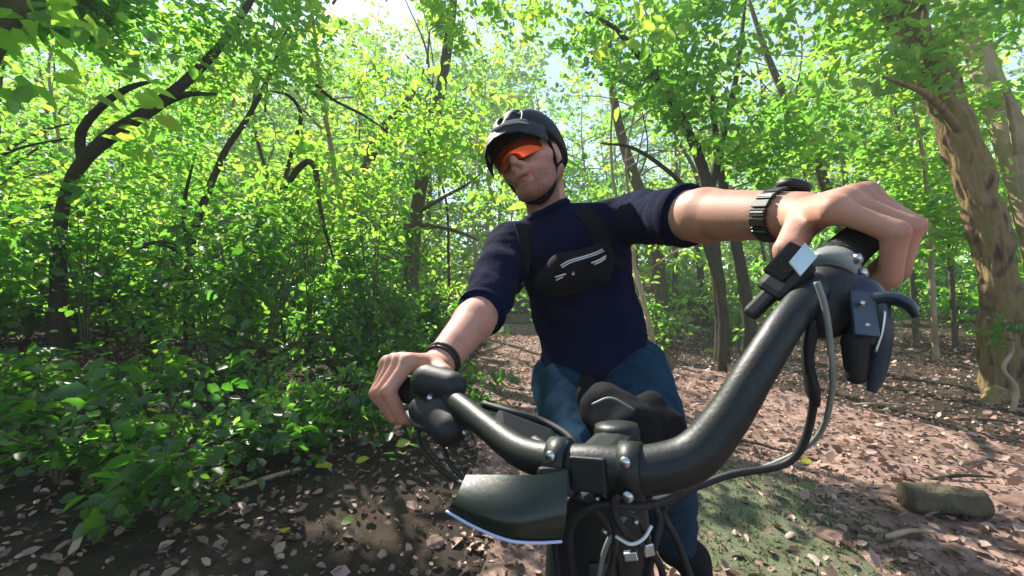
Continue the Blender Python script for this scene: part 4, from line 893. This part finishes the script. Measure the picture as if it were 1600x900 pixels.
# straps
for s in (-1, 1):
    tube('strap', M['nylon'], hel, [H(.079 * s, .028, .035), H(.077 * s, .022, -.01), H(.067 * s, .022, -.055), H(.040 * s, .035, -.098), H(0, .045, -.117)], [.007, .0065, .0065, .0075, .0085], seg=8, flat=.4)
    tube('strap', M['nylon'], hel, [H(.080 * s, -.045, .02), H(.081 * s, -.030, -.025), H(.068 * s, .020, -.055)], .006, seg=8, flat=.4)
tube('chin_pad', M['nylon'], hel, [H(-.034, .036, -.106), H(0, .044, -.120), H(.034, .036, -.106), H(.058, .024, -.078)], [.007, .0095, .0095, .006], seg=10, flat=.6)
# wraparound glasses
gl = empty('glasses', H(0, .1, .015), rider)
rows = []
for k in range(17):
    t = (k / 16 - .5) * 2; a = t * 1.12; row = []
    for j in range(5):
        f = j / 4; nose = max(0, 1 - abs(t) / .22) * .014 * (1 - f)
        zb = -.017 + .007 * abs(t) ** 3 + nose; zt = .032 - .004 * t * t
        row.append(H(.079 * math.sin(a), .030 + .083 * math.cos(a) + .004 * math.sin(math.pi * f), zb + (zt - zb) * f))
    rows.append(row)
ln = sheet('lens', M['lens'], gl, rows, .0022); ln.data.polygons.foreach_set('use_smooth', np.ones(len(ln.data.polygons), bool))
tube('brow_bar', M['black'], gl, [r[-1] + Up * .001 for r in rows[::2]], .0032, seg=8, n=4)
for s, r in ((-1, rows[0]), (1, rows[-1])):
    tube('temple', M['black'], gl, [r[3], H(.077 * s, .03, .018), H(.079 * s, -.02, .016)], .0028, seg=8)
# watch with a linked metal strap, right in the picture; bracelet left
wt = empty('watch', WR, rider)
wd = (WR - ER).normalized(); wu = Vector((0, 0, 1)); wu = (wu - wd * wu.dot(wd)).normalized(); wv = wd.cross(wu); wc = WR - wd * .030
for i in range(18):
    a = 2 * math.pi * i / 18 + .1; dr = wu * math.cos(a) + wv * math.sin(a)
    box('link', M['black'], wt, frame(wc + dr * .0325, wd, dr.cross(wd)), .024, .0098, .0042, .25)
    if i % 2 == 0: box('link_edge', M['silver'], wt, frame(wc + dr * .0338, wd, dr.cross(wd)), .020, .0020, .0030, .2)
dr = (wu * .9 + wv * (-.3)).normalized(); cc = wc + dr * .036 + wd * .002
MB().tube([cc - dr * .005, cc - dr * .0048, cc + dr * .005, cc + dr * .006, cc + dr * .006], [.016, .0185, .0185, .0165, .0], seg=28, smooth=False).build('case', M['black'], wt)
bd = (WL - EL).normalized(); bu = Vector((0, 0, 1)); bu = (bu - bd * bu.dot(bd)).normalized(); bv = bd.cross(bu); bc = WL - bd * .018
br_ = empty('bracelet', bc, rider)
for o_, r_ in ((-.005, .0036), (.004, .0028)):
    MB().tube([bc + bd * o_ + (bu * math.cos(t) + bv * math.sin(t)) * .0295 for t in np.linspace(0, 2 * math.pi, 29)], r_, seg=8, smooth=False).build('band', M['rubber'] if o_ < 0 else M['black'], br_)
# chest pack
pk = tag(empty('chest_pack', V(900, 425, .97)), 'black chest pack with pale reflective piping strapped across the front of the navy shirt', 'bag')
ps = Solid()
ps.rc(V(852, 438, .985), V(882, 422, .965), .026, .036, .02).rc(V(882, 422, .965), V(938, 402, .965), .038, .032, .02).rc(V(870, 448, .975), V(938, 430, .970), .022, .023, .03)
link('pouch', ps.mesh(.004, 'pouch', lambda p: .003 * noise.noise(p * 34)), M['nylon'], pk)
from mathutils.bvhtree import BVHTree
def on_surface(o, pts, lift=.0012):
    """drop points given as pixel-like directions on to the pack, as piping sewn to its face"""
    me_ = o.data; t = BVHTree.FromPolygons([v.co.copy() for v in me_.vertices], [tuple(p.vertices) for p in me_.polygons]); out = []
    for p in pts:
        h_, n_, *_ = t.find_nearest(p); out.append(h_ + n_ * lift)
    return out
pouch = [o for o in pk.children][0]
for line, r in (([(874, 412), (892, 399), (914, 392), (934, 382), (946, 380)], .0016), ([(876, 416), (895, 404), (916, 397), (936, 388), (950, 383)], .0014), ([(858, 439), (870, 436), (885, 432)], .0017),
                ([(862, 447), (870, 444), (878, 441)], .0016), ([(928, 413), (942, 406), (955, 396)], .0018), ([(933, 417), (945, 410), (954, 402)], .0017)):
    tube('piping', M['white'], pk, on_surface(pouch, [V(x, y, .905) for x, y in line]), r, seg=6, n=5)
lp = on_surface(pouch, [V(900, 436, .90), V(906, 434, .90)])
tube('logo_tag', M['red'], pk, [lp[0] + Vector((0, 0, .004)), lp[1] + Vector((0, 0, .003))], .0035, seg=6, flat=.6); tube('logo_tag', M['white'], pk, lp, .0022, seg=6)
def ribbon(name, m, parent, o, pts, w_, th=.003, lift=.002):
    t = BVHTree.FromPolygons([v.co.copy() for v in o.data.vertices], [tuple(p.vertices) for p in o.data.polygons]); P_ = [t.find_nearest(Vector(p)) for p in pts]
    rows = []
    for i, (h_, n_, *_) in enumerate(P_):
        d = P_[min(i + 1, len(P_) - 1)][0] - P_[max(i - 1, 0)][0]; sd = d.cross(n_).normalized() * w_ / 2; q = h_ + n_ * lift
        rows.append([q - sd, q - sd * .5 + n_ * .002, q + sd * .5 + n_ * .002, q + sd])
    return sheet(name, m, parent, rows, th)
for cp in ([V(815, 352, 1.06), V(822, 376, 1.02), V(832, 405, .99), V(846, 432, .98)], [V(905, 330, 1.04), V(925, 345, 1.02), V(942, 368, .99), V(950, 392, .965)]):
    ribbon('strap', M['nylon'], pk, sh_, [Vector(q) for q in catmull(cp, 5)], .042)
for cp in ([V(832, 450, .98), V(815, 462, 1.02)], [V(960, 405, .97), V(980, 412, 1.02)]):
    ribbon('side_strap', M['nylon'], pk, sh_, [Vector(q) for q in catmull(cp, 6)], .024)

# look-alikes that still share a label are told apart by how far away they stand
from collections import defaultdict
same = defaultdict(list)
for o in S.objects:
    if o.parent is None and o.get('category') in ('tree', 'shrub'): same[o['label']].append(o)
for l, os_ in same.items():
    if len(os_) < 2: continue
    os_.sort(key=lambda o: o.location.length)
    for i, o in enumerate(os_):
        w_ = ('nearer', 'farther') if len(os_) == 2 else ('nearest', 'second nearest', 'third nearest', 'fourth nearest', 'fifth nearest', 'sixth nearest')
        o['label'] = w_[i] + ' ' + l if i < len(w_) else 'farthest ' + l

for o in S.objects:
    if o.parent is None and o.get('label') and len(o['label'].split()) > 16: o['label'] = o['label'].replace('the ', '', 1).replace(' to the right', ' on its right').replace(' to the left', ' on its left')
